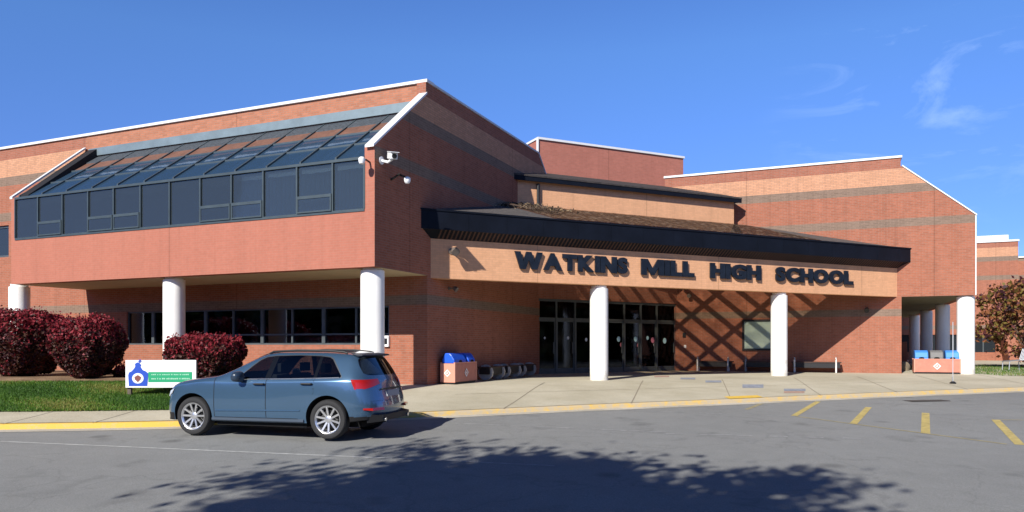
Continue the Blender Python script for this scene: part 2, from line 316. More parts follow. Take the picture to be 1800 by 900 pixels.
def asphalt():
    m = bpy.data.materials.new('asphalt'); m.use_nodes = True; t = m.node_tree; b = t.nodes['Principled BSDF']; b.inputs['Roughness'].default_value = .9; b.inputs['Specular IOR Level'].default_value = .25
    g = N(t, 'ShaderNodeNewGeometry')
    n1 = N(t, 'ShaderNodeTexNoise', Scale=.16, Detail=6.0, Roughness=.6); n2 = N(t, 'ShaderNodeTexNoise', Scale=55.0, Detail=4.0, Roughness=.8); n3 = N(t, 'ShaderNodeTexVoronoi', Scale=.34); n3.feature = 'DISTANCE_TO_EDGE'
    n4 = N(t, 'ShaderNodeTexNoise', Scale=2.2, Detail=8.0, Roughness=.7)
    wp = N(t, 'ShaderNodeTexNoise', Scale=1.4, Detail=6.0); av = N(t, 'ShaderNodeVectorMath', operation='MULTIPLY_ADD')
    for n in (n1, n2, n4, wp): nl(t, g.outputs['Position'], n.inputs['Vector'])
    nl(t, wp.outputs['Color'], av.inputs[0]); av.inputs[1].default_value = (1.6, 1.6, 0); nl(t, g.outputs['Position'], av.inputs[2]); nl(t, av.outputs[0], n3.inputs['Vector'])
    r = N(t, 'ShaderNodeValToRGB'); r.color_ramp.elements[0].color = (.192, .194, .188, 1); r.color_ramp.elements[1].color = (.262, .264, .254, 1); r.color_ramp.elements[0].position = .3; r.color_ramp.elements[1].position = .72
    ad = N(t, 'ShaderNodeMixRGB'); ad.inputs[0].default_value = .42; nl(t, n1.outputs[0], ad.inputs[1]); nl(t, n4.outputs[0], ad.inputs[2]); nl(t, ad.outputs[0], r.inputs[0])
    x = N(t, 'ShaderNodeMixRGB', blend_type='MULTIPLY'); x.inputs[0].default_value = 1; nl(t, r.outputs[0], x.inputs[1])
    mr = N(t, 'ShaderNodeMapRange'); mr.inputs[1].default_value = .25; mr.inputs[2].default_value = .75; mr.inputs[3].default_value = .62; mr.inputs[4].default_value = 1.38; nl(t, n2.outputs[0], mr.inputs[0]); nl(t, mr.outputs[0], x.inputs[2])
    cr = N(t, 'ShaderNodeMapRange'); cr.inputs[1].default_value = 0; cr.inputs[2].default_value = .012; cr.inputs[3].default_value = .72; cr.inputs[4].default_value = 1; nl(t, n3.outputs['Distance'], cr.inputs[0])
    x2 = N(t, 'ShaderNodeMixRGB', blend_type='MULTIPLY'); x2.inputs[0].default_value = .5; nl(t, x.outputs[0], x2.inputs[1]); nl(t, cr.outputs[0], x2.inputs[2])
    # oil drips and old patches
    n5 = N(t, 'ShaderNodeTexNoise', Scale=.9, Detail=3.0, Roughness=.5); nl(t, g.outputs['Position'], n5.inputs['Vector'])
    r5 = N(t, 'ShaderNodeMapRange'); r5.inputs[1].default_value = .62; r5.inputs[2].default_value = .72; r5.inputs[3].default_value = 1.03; r5.inputs[4].default_value = .80; nl(t, n5.outputs[0], r5.inputs[0])
    v5 = N(t, 'ShaderNodeTexVoronoi', Scale=.55); nl(t, g.outputs['Position'], v5.inputs['Vector'])
    r6 = N(t, 'ShaderNodeMapRange'); r6.inputs[1].default_value = .05; r6.inputs[2].default_value = .14; r6.inputs[3].default_value = .66; r6.inputs[4].default_value = 1; nl(t, v5.outputs['Distance'], r6.inputs[0])
    m6 = N(t, 'ShaderNodeMath', operation='MULTIPLY'); nl(t, r5.outputs[0], m6.inputs[0]); nl(t, r6.outputs[0], m6.inputs[1])
    x6 = N(t, 'ShaderNodeMixRGB', blend_type='MULTIPLY'); x6.inputs[0].default_value = 1; nl(t, x2.outputs[0], x6.inputs[1]); nl(t, m6.outputs[0], x6.inputs[2]); nl(t, x6.outputs[0], b.inputs['Base Color'])
    bp = N(t, 'ShaderNodeBump', Strength=.5, Distance=.01); nl(t, n2.outputs[0], bp.inputs['Height']); nl(t, bp.outputs[0], b.inputs['Normal'])
    return m
M_asph = asphalt()
def ground_noise_mat(name, c1, c2, s1=.6, s2=30, amt=.3):
    m = bpy.data.materials.new(name); m.use_nodes = True; t = m.node_tree; b = t.nodes['Principled BSDF']; b.inputs['Roughness'].default_value = .9; b.inputs['Specular IOR Level'].default_value = .2
    g = N(t, 'ShaderNodeNewGeometry'); n1 = N(t, 'ShaderNodeTexNoise', Scale=float(s1), Detail=8.0, Roughness=.65); n2 = N(t, 'ShaderNodeTexNoise', Scale=float(s2), Detail=5.0, Roughness=.7)
    for n in (n1, n2): nl(t, g.outputs['Position'], n.inputs['Vector'])
    r = N(t, 'ShaderNodeValToRGB'); r.color_ramp.elements[0].color = (*c1, 1); r.color_ramp.elements[1].color = (*c2, 1); r.color_ramp.elements[0].position = .35; r.color_ramp.elements[1].position = .65; nl(t, n1.outputs[0], r.inputs[0])
    mr = N(t, 'ShaderNodeMapRange'); mr.inputs[1].default_value = .3; mr.inputs[2].default_value = .7; mr.inputs[3].default_value = 1 - amt; mr.inputs[4].default_value = 1 + amt; nl(t, n2.outputs[0], mr.inputs[0])
    x = N(t, 'ShaderNodeMixRGB', blend_type='MULTIPLY'); x.inputs[0].default_value = 1; nl(t, r.outputs[0], x.inputs[1]); nl(t, mr.outputs[0], x.inputs[2]); nl(t, x.outputs[0], b.inputs['Base Color'])
    bp = N(t, 'ShaderNodeBump', Strength=.5, Distance=.02); nl(t, n2.outputs[0], bp.inputs['Height']); nl(t, bp.outputs[0], b.inputs['Normal'])
    return m
M_conc = ground_noise_mat('pale concrete', (.41, .37, .27), (.53, .485, .37), .45, 24, .10)
M_gutter = ground_noise_mat('gutter concrete', (.36, .33, .27), (.52, .48, .40), .8, 20, .15)
M_soil = ground_noise_mat('lawn soil', (.05, .085, .018), (.12, .115, .035), .9, 20, .4)
M_mulch = ground_noise_mat('tan mulch', (.16, .10, .06), (.30, .20, .12), 1.5, 40, .5)
M_joint = mat('joint', (.27, .23, .17), .9)

def sheet(name, xs, yf, zf, m, kind='structure', label=None):
    """grid sheet: xs columns, yf(x) -> list of y"""
    b = MB(); V_ = []; ncol = None
    for x in xs:
        ys = yf(x); ncol = len(ys)
        for y in ys: V_.append((x, y, zf(x, y)))
    b.v = V_
    for i in range(len(xs) - 1):
        for j in range(ncol - 1):
            k = i * ncol + j; b.f.append((k, k + ncol, k + ncol + 1, k + 1)); b.m.append(0)
    o = b.build(name, m, smooth=True); tag(o, label, kind=kind); return o
xs_w = [-60, -45] + [x * .5 for x in range(-60, 100)] + [55, 65, 90]
sheet('road', [-1500, -300, -80, -20, 0, 20, 80, 300, 1500], lambda x: [-1200, -300, -60, 0, 12, 25.55, 60, 300, 1500], lambda x, y: road_z(y), M_asph)
# walk: rises from the kerb to the level forecourt
sheet('sidewalk', xs_w, lambda x: [curb_y(x) + d for d in (.15, .5, 1, 1.6, 2.3, 3, 3.8, 4.75, 6, 9, 14, 22, 40)], walk_z, M_conc)
# kerb with worn yellow paint
def kerb_mat():
    m = bpy.data.materials.new('yellow kerb paint'); m.use_nodes = True; t = m.node_tree; b = t.nodes['Principled BSDF']; b.inputs['Roughness'].default_value = .8
    g = N(t, 'ShaderNodeNewGeometry'); n1 = N(t, 'ShaderNodeTexNoise', Scale=5.0, Detail=8.0, Roughness=.75); nl(t, g.outputs['Position'], n1.inputs['Vector'])
    sp = N(t, 'ShaderNodeSeparateXYZ'); nl(t, g.outputs['Position'], sp.inputs[0])
    mr = N(t, 'ShaderNodeMapRange'); mr.inputs[1].default_value = -5; mr.inputs[2].default_value = -1; mr.inputs[3].default_value = .10; mr.inputs[4].default_value = -.07; nl(t, sp.outputs[0], mr.inputs[0])
    ad = N(t, 'ShaderNodeMath', operation='ADD'); nl(t, n1.outputs[0], ad.inputs[0]); nl(t, mr.outputs[0], ad.inputs[1])
    r = N(t, 'ShaderNodeValToRGB'); e = r.color_ramp.elements; e[0].position = .38; e[0].color = (.46, .38, .26, 1); e[1].position = .60; e[1].color = (.66, .42, .07, 1); nl(t, ad.outputs[0], r.inputs[0]); nl(t, r.outputs[0], b.inputs['Base Color'])
    return m
M_kerb = kerb_mat()
kb = MB(); gb = MB(); xk = [-30 + .5 * i for i in range(150)]
prof = [(0, -.05), (0, .0), (.02, KH - .02), (.04, KH - .003), (.18, KH + .002)]
pk = [[(x, curb_y(x) + d, road_z(curb_y(x)) + h) for d, h in prof] for x in xk]
for i in range(len(xk) - 1):
    for j in range(len(prof) - 1): kb.poly([pk[i][j], pk[i + 1][j], pk[i + 1][j + 1], pk[i][j + 1]])
    x0, x1 = xk[i], xk[i + 1]
    if i < 149: gb.poly([(x0, curb_y(x0) - .32, road_z(curb_y(x0) - .32) + .006), (x1, curb_y(x1) - .32, road_z(curb_y(x1) - .32) + .006), (x1, curb_y(x1) + .01, road_z(curb_y(x1)) + .012), (x0, curb_y(x0) + .01, road_z(curb_y(x0)) + .012)])
tag(kb.build('kerb', M_kerb, smooth=True), kind='structure'); tag(gb.build('gutter', M_gutter), kind='structure')
# joints in the walk
jb = MB()
def joint(x0, y0, x1, y1, w=.02, n=8):
    d = Vector((x1 - x0, y1 - y0)); q = Vector((-d.y, d.x)).normalized() * w / 2
    for i in range(n):
        a = Vector((x0, y0)) + d * i / n; b = Vector((x0, y0)) + d * (i + 1) / n
        P = [a - q, b - q, b + q, a + q]; jb.poly([(p.x, p.y, walk_z(p.x, p.y) + .005) for p in P])
for x in (-13.6, -11.9, -10.2, -8.5, -6.8): joint(x, curb_y(x) + .02, x + .15, curb_y(x) + 1.45)
for x in (-.2, 3.0, 5.8, 8.6, 11.2, 13.8, 16.6, 19.4): joint(x, curb_y(x) + .02, x + 1.2, curb_y(x) + 5.2, .025)
for k in range(24):
    x = -1.5 + k; joint(x, curb_y(x) + 2.6, x + 1, curb_y(x + 1) + 2.6, .02, 2)
tag(jb.build('sidewalk_joint', M_joint), kind='structure')

# lawns
def lawn_z(x, y):
    cy = curb_y(x) + 1.45; z0 = walk_z(x, cy) ; t = min(1, max(0, (y - cy) / 4.2)); e = min(1, max(0, (-4.3 - x) / 1.5))
    zz = z0 + .012 + (.80 - z0) * (t * t * (3 - 2 * t) * .5 + t * .5)
    return max(walk_z(x, y) + .012, zz * e + (walk_z(x, y) + .012) * (1 - e)) if y < 22 else .8 * e + .632 * (1 - e)
xl = [-50, -30, -20] + [-17 + .5 * i for i in range(26)]
sheet('lawn', xl, lambda x: [curb_y(x) + 1.45 + d for d in (0, .4, .9, 1.5, 2.2, 3, 3.8, 4.4, 4.8)], lawn_z, M_soil)
sheet('mulch_bed', xl, lambda x: [curb_y(x) + 6.0 - .9 * 0 + d for d in (-.7, 0, 1, 2, 4, 8, 14)], lambda x, y: lawn_z(x, y) + .012 + (.05 if y > 20.5 else 0), M_mulch)
sheet('side_lawn', [18.3, 20, 23, 27, 35, 60, 90], lambda x: [28.2, 30, 33, 37, 42, 50, 60, 75, 110], lambda x, y: .635 + .0 * y, M_soil)

# painted lines on the asphalt
M_line = mat('worn white road paint', (.42, .42, .40), .8, noise=.35, nscale=6)
M_linef = mat('faint white road paint', (.29, .29, .285), .85, noise=.35, nscale=6)
M_yel = mat('yellow road paint', (.47, .37, .13), .8, noise=.3, nscale=7)
M_yelf = mat('faint yellow road paint', (.30, .26, .15), .85, noise=.35, nscale=6)
def line(p, q, w, m, n=6, dash=None):
    A = Vector(gnd(*p)); B = Vector(gnd(*q)); d = (B - A); s = Vector((-d.y, d.x, 0)).normalized() * w / 2; mb = MB()
    for i in range(n):
        if dash and i % 2 == 1 and random.random() < dash: continue
        a = A + d * i / n; b = A + d * (i + 1) / n
        mb.poly([(k.x, k.y, road_z(k.y) + .004) for k in (a - s, b - s, b + s, a + s)])
    tag(mb.build('road_marking', m), kind='structure')
line((0, 776), (690, 806), .065, M_line, 12); line((700, 806), (975, 819), .08, M_linef, 4)
line((800, 744), (1170, 760), .07, M_linef, 12, .3); line((1170, 762), (1546, 772), .08, M_linef, 12, .5)
line((1010, 718), (1390, 732), .06, M_linef, 10, .3); line((1400, 732), (1490, 744), .08, M_yelf, 4); line((1490, 744), (1770, 781), .09, M_yelf, 8)
line((1340, 709), (1312, 720), .12, M_yelf, 2); line((1438, 706), (1396, 731), .14, M_yel, 2); line((1527, 716), (1500, 745), .15, M_yel, 2); line((1627, 726), (1627, 762), .16, M_yel, 2)
line((1750, 738), (1793, 782), .16, M_yel, 2); line((1753, 738), (1840, 739), .08, M_yelf, 2); line((1450, 708), (1760, 711), .05, M_linef, 10, .5); line((1620, 728), (1750, 730), .05, M_linef, 5, .3)
# painted blocks on the forecourt and the yellow ramp
def patch(p0, p1, m, name):
    q = [gnd(p0[0], p0[1], lambda y: 0, 0)]
    def wp(px, py):
        lo, hi = 12., 45.
        for _ in range(50):
            md = (lo + hi) / 2; x = (px - 900) / 1320 * md
            if 606 + (EYE - walk_z(x, md)) * 1320 / md > py: lo = md
            else: hi = md
        return ((px - 900) / 1320 * lo, lo, walk_z((px - 900) / 1320 * lo, lo) + .006)
    c = [wp(p0[0], p1[1]), wp(p1[0], p1[1]), wp(p1[0], p0[1]), wp(p0[0], p0[1])]
    mb = MB(); mb.poly(c); tag(mb.build(name, m), kind='structure')
M_bluep = mat('faded blue paint', (.26, .28, .32), .8, noise=.3, nscale=9); M_pinkp = mat('faded pink paint', (.42, .27, .21), .8, noise=.25, nscale=9); M_ramp = mat('yellow ramp paint', (.72, .47, .07), .8, noise=.2, nscale=5)
patch((1305, 676), (1342, 682), M_bluep, 'painted_block'); patch((1378, 683.5), (1416, 687.5), M_bluep, 'painted_block'); patch((1378, 688), (1414, 691), M_pinkp, 'painted_block')
patch((1240, 669), (1268, 672.5), M_bluep, 'painted_block'); patch((1196, 664), (1222, 667), M_bluep, 'painted_block'); patch((1150, 660.5), (1176, 663), M_pinkp, 'painted_block')
rb_ = MB(); xr0 = gnd(1271, 705)[0]; xr1 = gnd(1337, 705)[0]
for i in range(6):
    xa = xr0 + (xr1 - xr0) * i / 6; xb = xr0 + (xr1 - xr0) * (i + 1) / 6
    rb_.poly([(x, curb_y(x) + d, road_z(curb_y(x)) + KH + .010 if d < .2 else walk_z(x, curb_y(x) + d) + .008) for x, d in ((xa, .06), (xb, .06), (xb, .55), (xa, .55))])
tag(rb_.build('painted_ramp', M_ramp), kind='structure')
# ------------------------------------------------------------------ the school
S = empty('school_building', (2.0, 26.0, .6), 'long banded brick school with sloped glass wing, white columns and lettered entrance canopy', 'school')
S2 = 2.66; TB = 14.05
def part(mb, name, m, p=S, **k): return mb.build(name, m, p, **k)
w = MB()
# left wing: banded walls (gable end + walls beyond the solarium)
w.prism([W(0, s, z) for s, z in ((0, 3.78), (0, 6.84), (2.58, 8.92), (2.58, 9.28), (11.35, 9.28), (12.3, 8.5), (12.3, 3.78))],
        [W(.3, s, z) for s, z in ((0, 3.78), (0, 6.84), (2.58, 8.92), (2.58, 9.28), (11.35, 9.28), (12.3, 8.5), (12.3, 3.78))])
w.box(lambda s, t, z: W(t, s, z), S2, 12.3, 0, .3, -.2, 3.777)                      # lower side wall
T0, T1, ZS, ZH = 1.28, 12.0, 1.80, 2.95                                             # ground floor window band
w.box(W, .3, T0, S2, S2 + .3, -.2, 3.777); w.box(W, T0, T1, S2, S2 + .3, -.2, ZS); w.box(W, T0, T1, S2, S2 + .3, ZH, 3.777); w.box(W, T1, 18.3, S2, S2 + .3, -.2, 3.777)
w.box(W, 18.3, 42, S2, S2 + .3, -.2, 3.777)
w.box(W, TB + .0, 18.3, S2, S2 + .3, 3.777, 8.5); w.box(W, 18.3, 22, S2, S2 + .3, 3.777, 5.16); w.box(W, 18.3, 22, S2, S2 + .3, 6.37, 8.5); w.box(W, 22, 42, S2, S2 + .3, 3.777, 8.5)
w.box(W, TB, 42, S2, S2 + .3, 8.5, 9.28)
part(w, 'wing_wall', M_brick)
w = MB(); w.box(W, .3, TB - .003, S2, S2 + .3, 8.78, 9.28); part(w, 'parapet_wall', M_clere)
w = MB(); w.box(W, .3, TB, 0, .3, 3.78, 5.2); w.box(W, .003, .3, -.003, .3, 3.783, 6.83)  # front edge of the gable
w.box(W, TB - .2, TB, 0, .28, 5.2, 6.55); part(w, 'spandrel_wall', M_pink)
w = MB()  # left gable of the solarium
w.prism([W(TB + .003, s, z) for s, z in ((.28, 3.78), (.28, 6.72), (S2, 8.75), (S2, 3.78))], [W(TB - .2, s, z) for s, z in ((.28, 3.78), (.28, 6.72), (S2, 8.75), (S2, 3.78))])
w.prism([W(TB - .21, s, z) for s, z in ((.15, 6.58), (.15, 6.68), (S2, 8.80), (S2, 8.40))], [W(TB - .62, s, z) for s, z in ((.15, 6.58), (.15, 6.68), (S2, 8.80), (S2, 8.40))])  # black wedge added as the gable's shadow beside the glass
part(w, 'gable_wall', mat('dark gable and shadow', (.010, .010, .012), .8))
w = MB(); w.box(W, .3, TB, S2 + .004, S2 + .25, 3.85, 8.7); part(w, 'inner_wall', M_spand)
w = MB(); w.box(W, .3, TB - .2, .3, S2, 3.9, 4.0); part(w, 'upper_floor', M_ceil)
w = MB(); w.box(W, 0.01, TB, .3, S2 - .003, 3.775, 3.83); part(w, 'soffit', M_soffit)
w = MB(); w.box(W, .3, 42, S2 + .3, 12, 8.7, 8.8); part(w, 'flat_roof', M_shingle)
# copings
w = MB(); w.box(W, -.03, 42, S2 - .07, S2 + .34, 9.28, 9.365); part(w, 'parapet_coping', M_coping)
w = MB()
def slope_bar(mb, F, t0, t1, pts, h, off=0):
    (s0, z0), (s1, z1) = pts; mb.prism([F(t0, s0, z0 + off), F(t0, s1, z1 + off), F(t0, s1, z1 + off + h), F(t0, s0, z0 + off + h)], [F(t1, s0, z0 + off), F(t1, s1, z1 + off), F(t1, s1, z1 + off + h), F(t1, s0, z0 + off + h)])
slope_bar(w, W, -.035, .23, ((-.10, 6.79), (S2 - .06, 8.93)), .06); part(w, 'gable_coping', M_coping)
w = MB(); slope_bar(w, W, TB - .08, TB + .05, ((-.02, 6.56), (S2 - .06, 8.80)), .07); part(w, 'gable_coping', M_coping)
w = MB(); w.box(W, -.03, .3, S2 + .34, 11.4, 9.28, 9.345); part(w, 'gable_coping', mat('thin pale trim', (.55, .55, .55), .5))
w = MB(); slope_bar(w, W, -.03, .3, ((11.4, 9.28), (12.35, 8.48)), .06); part(w, 'gable_coping', M_coping)
# ---- solarium
sol = MB(); sol.box(W, .3, TB - .2, -.02, .12, 5.2, 5.27); sol = part(sol, 'solarium', M_sframe)
tm = [13.85, 12.74, 11.59, 10.43, 9.32, 8.2, 7.03, 5.85, 4.7, 3.58, 2.44, 1.29, .31]
ZT = 6.52
def sl(s): return ZT + .05 + (s - .02) * (8.48 - ZT - .05) / (S2 - .02)
S_ROWS = [.06, .92, 1.66, 2.2]
for i in range(12):
    ta, tb = tm[i], tm[i + 1]; hop = i in (1, 3, 4, 7, 8, 10)
    if hop:
        w = MB(); w.box(W, tb + .035, ta - .035, .02, .03, 5.72, ZT); part(w, 'window_pane', G_sol, sol)
        w = MB(); w.box(W, tb + .04, ta - .04, -.035, -.025, 5.30, 5.66); part(w, 'window_pane', G_sol, sol)
        w = MB()
        for za, zb in ((5.27, 5.31), (5.64, 5.72)): w.box(W, tb + .02, ta - .02, -.05, .05, za, zb)
        w.box(W, tb + .02, tb + .06, -.048, .05, 5.31, 5.64); w.box(W, ta - .06, ta - .02, -.048, .05, 5.31, 5.64)
        part(w, 'hopper_frame', M_sframe, sol)
    else:
        w = MB(); w.box(W, tb + .035, ta - .035, .02, .03, 5.26, ZT); part(w, 'window_pane', G_sol, sol)
    for r in range(2):
        s0, s1 = S_ROWS[r], S_ROWS[r + 1]; w = MB()
        w.prism([W(tb + .03, s0, sl(s0) - .03), W(tb + .03, s1, sl(s1) - .03), W(tb + .03, s1, sl(s1) - .015), W(tb + .03, s0, sl(s0) - .015)], [W(ta - .03, s0, sl(s0) - .03), W(ta - .03, s1, sl(s1) - .03), W(ta - .03, s1, sl(s1) - .015), W(ta - .03, s0, sl(s0) - .015)])
        part(w, 'sloped_pane', G_slope, sol)
M_shade = mat('teal grey sun shade', (.72, .80, .80), .8, noise=.2, nscale=5)
for i in range(3, 12):
    ta, tb = tm[i], tm[i + 1]; f = .25 + .05 * (i - 3); w = MB()
    for q in range(3): w.prism([W(tb + .05 + (ta - tb) * f * (q / 3), s, sl(s) - .085) for s in (.25, 1.62)] + [W(tb + .05 + (ta - tb) * f * (q / 3 + .24), s, sl(s) - .085) for s in (1.62, .25)], [W(tb + .05 + (ta - tb) * f * (q / 3), s, sl(s) - .09) for s in (.25, 1.62)] + [W(tb + .05 + (ta - tb) * f * (q / 3 + .24), s, sl(s) - .09) for s in (1.62, .25)])
    part(w, 'sun_shade', M_shade, sol)
w = MB()
for t in tm: w.box(W, t - .024, t + .024, -.02, .09, 5.27, ZT - .001)
w.box(W, .3, TB - .2, -.03, .12, ZT, ZT + .07)
part(w, 'mullion', M_sframe, sol)
w = MB()
for i, t in enumerate(tm): slope_bar(w, W, t - .028, t + .028, ((.125, sl(.125)), (S2 - .01, sl(S2 - .01))), .09, -.05)
for s in S_ROWS[1:3]: w.box(W, .3, TB - .2, s - .02, s + .02, sl(s) - .045, sl(s) + .02)
part(w, 'sloped_mullion', M_sframe, sol)
w = MB()
for i in range(12):
    ta, tb = tm[i] - .03, tm[i + 1] + .03; s0, s1 = S_ROWS[2] + .02, S_ROWS[3]
    w.prism([W(tb, s0, sl(s0) - .05), W(tb, s1, sl(s1) - .05), W(tb, s1, sl(s1) - .01), W(tb, s0, sl(s0) - .01)], [W(ta, s0, sl(s0) - .05), W(ta, s1, sl(s1) - .05), W(ta, s1, sl(s1) - .01), W(ta, s0, sl(s0) - .01)])
part(w, 'spandrel_panel', M_spand, sol)
w = MB(); s0, s1 = S_ROWS[3] + .002, S2 - .012; slope_bar(w, W, .31, TB - .2, ((s0, sl(s0)), (s1, sl(s1))), .05, -.03); part(w, 'mesh_panel', M_mesh, sol)
w = MB(); w.box(W, .3, TB - .2, S2 - .05, S2 + .05, 8.53, 8.80); part(w, 'flashing', M_flash)
w = MB()
for t, z0 in ((11.0, 5.3),): w.box(W, t - .45, t + .25, .15, .17, 5.3, 5.72)
part(w, 'paper_notice', M_blind, sol)
rv = random.Random(2); M_paneref = mat('pale pane top reflection', (.70, .74, .74), .8); M_cur = mat('slate curtain', (.07, .10, .12), .9, noise=.25, nscale=4)
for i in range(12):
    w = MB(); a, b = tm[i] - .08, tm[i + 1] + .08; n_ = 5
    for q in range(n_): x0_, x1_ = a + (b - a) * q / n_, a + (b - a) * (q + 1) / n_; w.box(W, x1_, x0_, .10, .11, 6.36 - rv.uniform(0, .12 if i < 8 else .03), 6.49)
    part(w, 'pane_reflection', M_paneref, sol)  # pale strip inside the pane top, painted in place of a reflection
    w = MB(); a, b = tm[i] - .04, tm[i + 1] + .04; n_ = 14
    for q in range(n_): x0_, x1_ = a + (b - a) * q / n_, a + (b - a) * (q + .94) / n_; w.box(W, x1_, x0_, .22 + .03 * (q % 2), .235 + .03 * (q % 2), 5.28, 6.45)
    if i not in (2, 7): part(w, 'curtain', M_cur, sol)
# vertical blinds glimpsed inside the solarium
M_part = mat('inner partition', (.15, .22, .24), .8)
for t in (1.0, 3.1, 5.3, 8.7, 11.0): w = MB(); w.box(W, t - .5, t + .35, 1.2, 1.22, 4.4, 6.6); part(w, 'partition_panel', M_part, sol)

# ---- ground floor window band
def ribbon(F, t0, t1, n, zs, zh, s, lower=None, blinds=(), name='window_band'):
    r = MB(); r.box(F, t0, t1, s + .06, s + .16, zs, zs + .05); r.box(F, t0, t1, s + .06, s + .16, zh - .05, zh)
    root = part(r, name, M_frame)
    for i in range(n + 1):
        t = t0 + (t1 - t0) * i / n; w = MB(); hw = .06 if i % 2 == 0 else .03
        w.box(F, max(t0, t - hw), min(t1, t + hw), s + .05, s + .15, zs + .05, zh - .05); part(w, 'mullion', M_frame, root)
    for i in range(n):
        a = t0 + (t1 - t0) * i / n + .03; b = t0 + (t1 - t0) * (i + 1) / n - .03
        w = MB(); w.box(F, a, b, s + .10, s + .108, zs + .05, zh - .05); part(w, 'window_pane', G_win, root)
        if lower and lower(i): w = MB(); w.box(F, a, b, s + .07, s + .13, lower(i) - .025, lower(i) + .025); part(w, 'transom', M_frame, root)  # bar stands in for the shadow line across the lower panes
    w = MB()
    for a, b, z0, z1 in blinds: w.box(F, a, b, s + .5, s + .52, z0, z1)
    if blinds: part(w, 'blind', M_blind, root)
    return root
rb = ribbon(W, T0, T1, 9, ZS, ZH, S2, lambda i: 2.12 if i < 6 else 0, [(1.5, 1.9, 1.9, 2.9), (5.3, 5.75, 1.85, 2.9), (7.3, 7.6, 1.85, 2.9), (8.2, 8.45, 1.85, 2.9), (10.9, 11.6, 1.9, 2.8), (3.0, 4.6, 1.85, 2.1), (6.3, 6.9, 1.9, 2.9)])
w = MB(); w.box(W, .3, 42, 7, 7.1, 0, 3.7); w.box(W, .3, 42, S2 + .3, 7, .55, .6); w.box(W, .3, 42, S2 + .3, 7, 3.3, 3.35); part(w, 'office_interior', M_inside)
w = MB(); w.box(W, 1.35, 11.9, S2 + .32, S2 + .7, .6, 2.08); part(w, 'lit_pane_backing', mat('grey sunlit pane tone', (.30, .34, .36), .7, noise=.3, nscale=2))  # grey box added to imitate the sunlit lower band of the panes
ur = MB(); ur.box(W, 18.3, 22, S2 + .08, S2 + .16, 5.16, 5.24); ur.box(W, 18.3, 22, S2 + .08, S2 + .16, 6.29, 6.37); ur.box(W, 18.3, 18.38, S2 + .08, S2 + .16, 5.24, 6.29); ur = part(ur, 'upper_window', M_frame)
w = MB(); w.box(W, 18.38, 22, S2 + .12, S2 + .13, 5.24, 6.29); part(w, 'window_pane', G_sol, ur)
w = MB(); w.box(W, 15, 26, 5, 5.1, 4, 8); part(w, 'office_interior', M_lobby)

# ---- columns
def column(x, y, z0, z1, r=.31):
    w = MB(); w.lathe([(r, z0), (r, z1 - .04), (r - .05, z1 - .04), (r - .05, z1 + .05)], (x, y, 0), 40); return part(w, 'column', M_col, smooth=True)
c1 = Vector((-3.64, 19.6))
for k in range(3): p = c1 - ud * 7.0 * k; column(p.x, p.y, .3, 3.77)
qc = Q0 + nd * .31
for px in (1053, 1369.5): t_, Y_ = on_line(px, qc, cd); column((px - 900) / 1320 * Y_, Y_, .5, 3.66, .295)

# ---- lower canopy
w = MB(); w.box(C, -.25, 19.86, 0, .3, 3.72, 4.86); sb = part(w, 'sign_band', M_peach)
w = MB(); w.prism([C(-.7, n, z) for n, z in ((0.002, 4.86), (.3, 4.86), (.3, 5.62), (-.33, 5.52), (-.33, 5.10))], [C(20.2, n, z) for n, z in ((0.002, 4.86), (.3, 4.86), (.3, 5.62), (-.33, 5.52), (-.33, 5.10))])
w.box(C, -.7, 20.2, -.36, -.33, 5.08, 5.63)
cf = part(w, 'canopy_fascia', M_fascia)
w = MB()
for i in range(17): w.box(C, -.2 + i * 1.22, -.185 + i * 1.22, -.366, -.361, 5.085, 5.625)
w.box(C, -.7, 20.2, -.385, -.361, 5.60, 5.65); part(w, 'fascia_ribs', M_fascia, cf)
w = MB()
for i in range(150):
    c0 = .2 + i * .13; w.prism([C(c0, n, z) for n, z in ((-.02, 4.862), (-.32, 5.085), (-.32, 5.105), (-.02, 4.885))], [C(c0 + .05, n, z) for n, z in ((-.02, 4.862), (-.32, 5.085), (-.32, 5.105), (-.02, 4.885))])
part(w, 'soffit_slats', M_timber, cf)
def rz(n): return 5.62 + (n + .30) * (6.92 - 5.62) / (4.25 + .30)
def roof_quad(mb, pts, th=.1):   # pts: (c, n)
    mb.prism([C(c, n, rz(n)) for c, n in pts], [C(c, n, rz(n) - th) for c, n in pts])
nS0, nS1, cS0, cS1 = .12, 4.12, 4.2, 15.6
cl = lambda n: 1.144 * n - .3; cr = lambda n: 19.68 - .874 * n + .3
w = MB(); roof_quad(w, [(cl(-.3), -.3), (cr(-.3), -.3), (cr(nS0), nS0), (cl(nS0), nS0)]); roof_quad(w, [(cl(nS1), nS1), (cr(nS1), nS1), (cr(4.25), 4.25), (cl(4.25), 4.25)])
roof_quad(w, [(cl(nS0), nS0), (cS0, nS0), (cS0, nS1), (min(cS0 - .01, cl(nS1)), nS1)]); roof_quad(w, [(cS1, nS0), (cr(nS0), nS0), (cr(nS1), nS1), (cS1, nS1)])
PURL = (1.5, 3.07)
cro = part(w, 'canopy_roof', M_shingle)
w = MB(); nr = 12
for i in range(nr + 1):
    c0 = cS0 + (cS1 - cS0) * i / nr; w.prism([C(c0 - .04, n, z) for n, z in ((nS0, rz(nS0) - .20), (nS0, rz(nS0) + .02), (nS1, rz(nS1) + .02), (nS1, rz(nS1) - .20))], [C(c0 + .04, n, z) for n, z in ((nS0, rz(nS0) - .20), (nS0, rz(nS0) + .02), (nS1, rz(nS1) + .02), (nS1, rz(nS1) - .20))])
part(w, 'skylight_rafters', M_timber, cro)
w = MB()
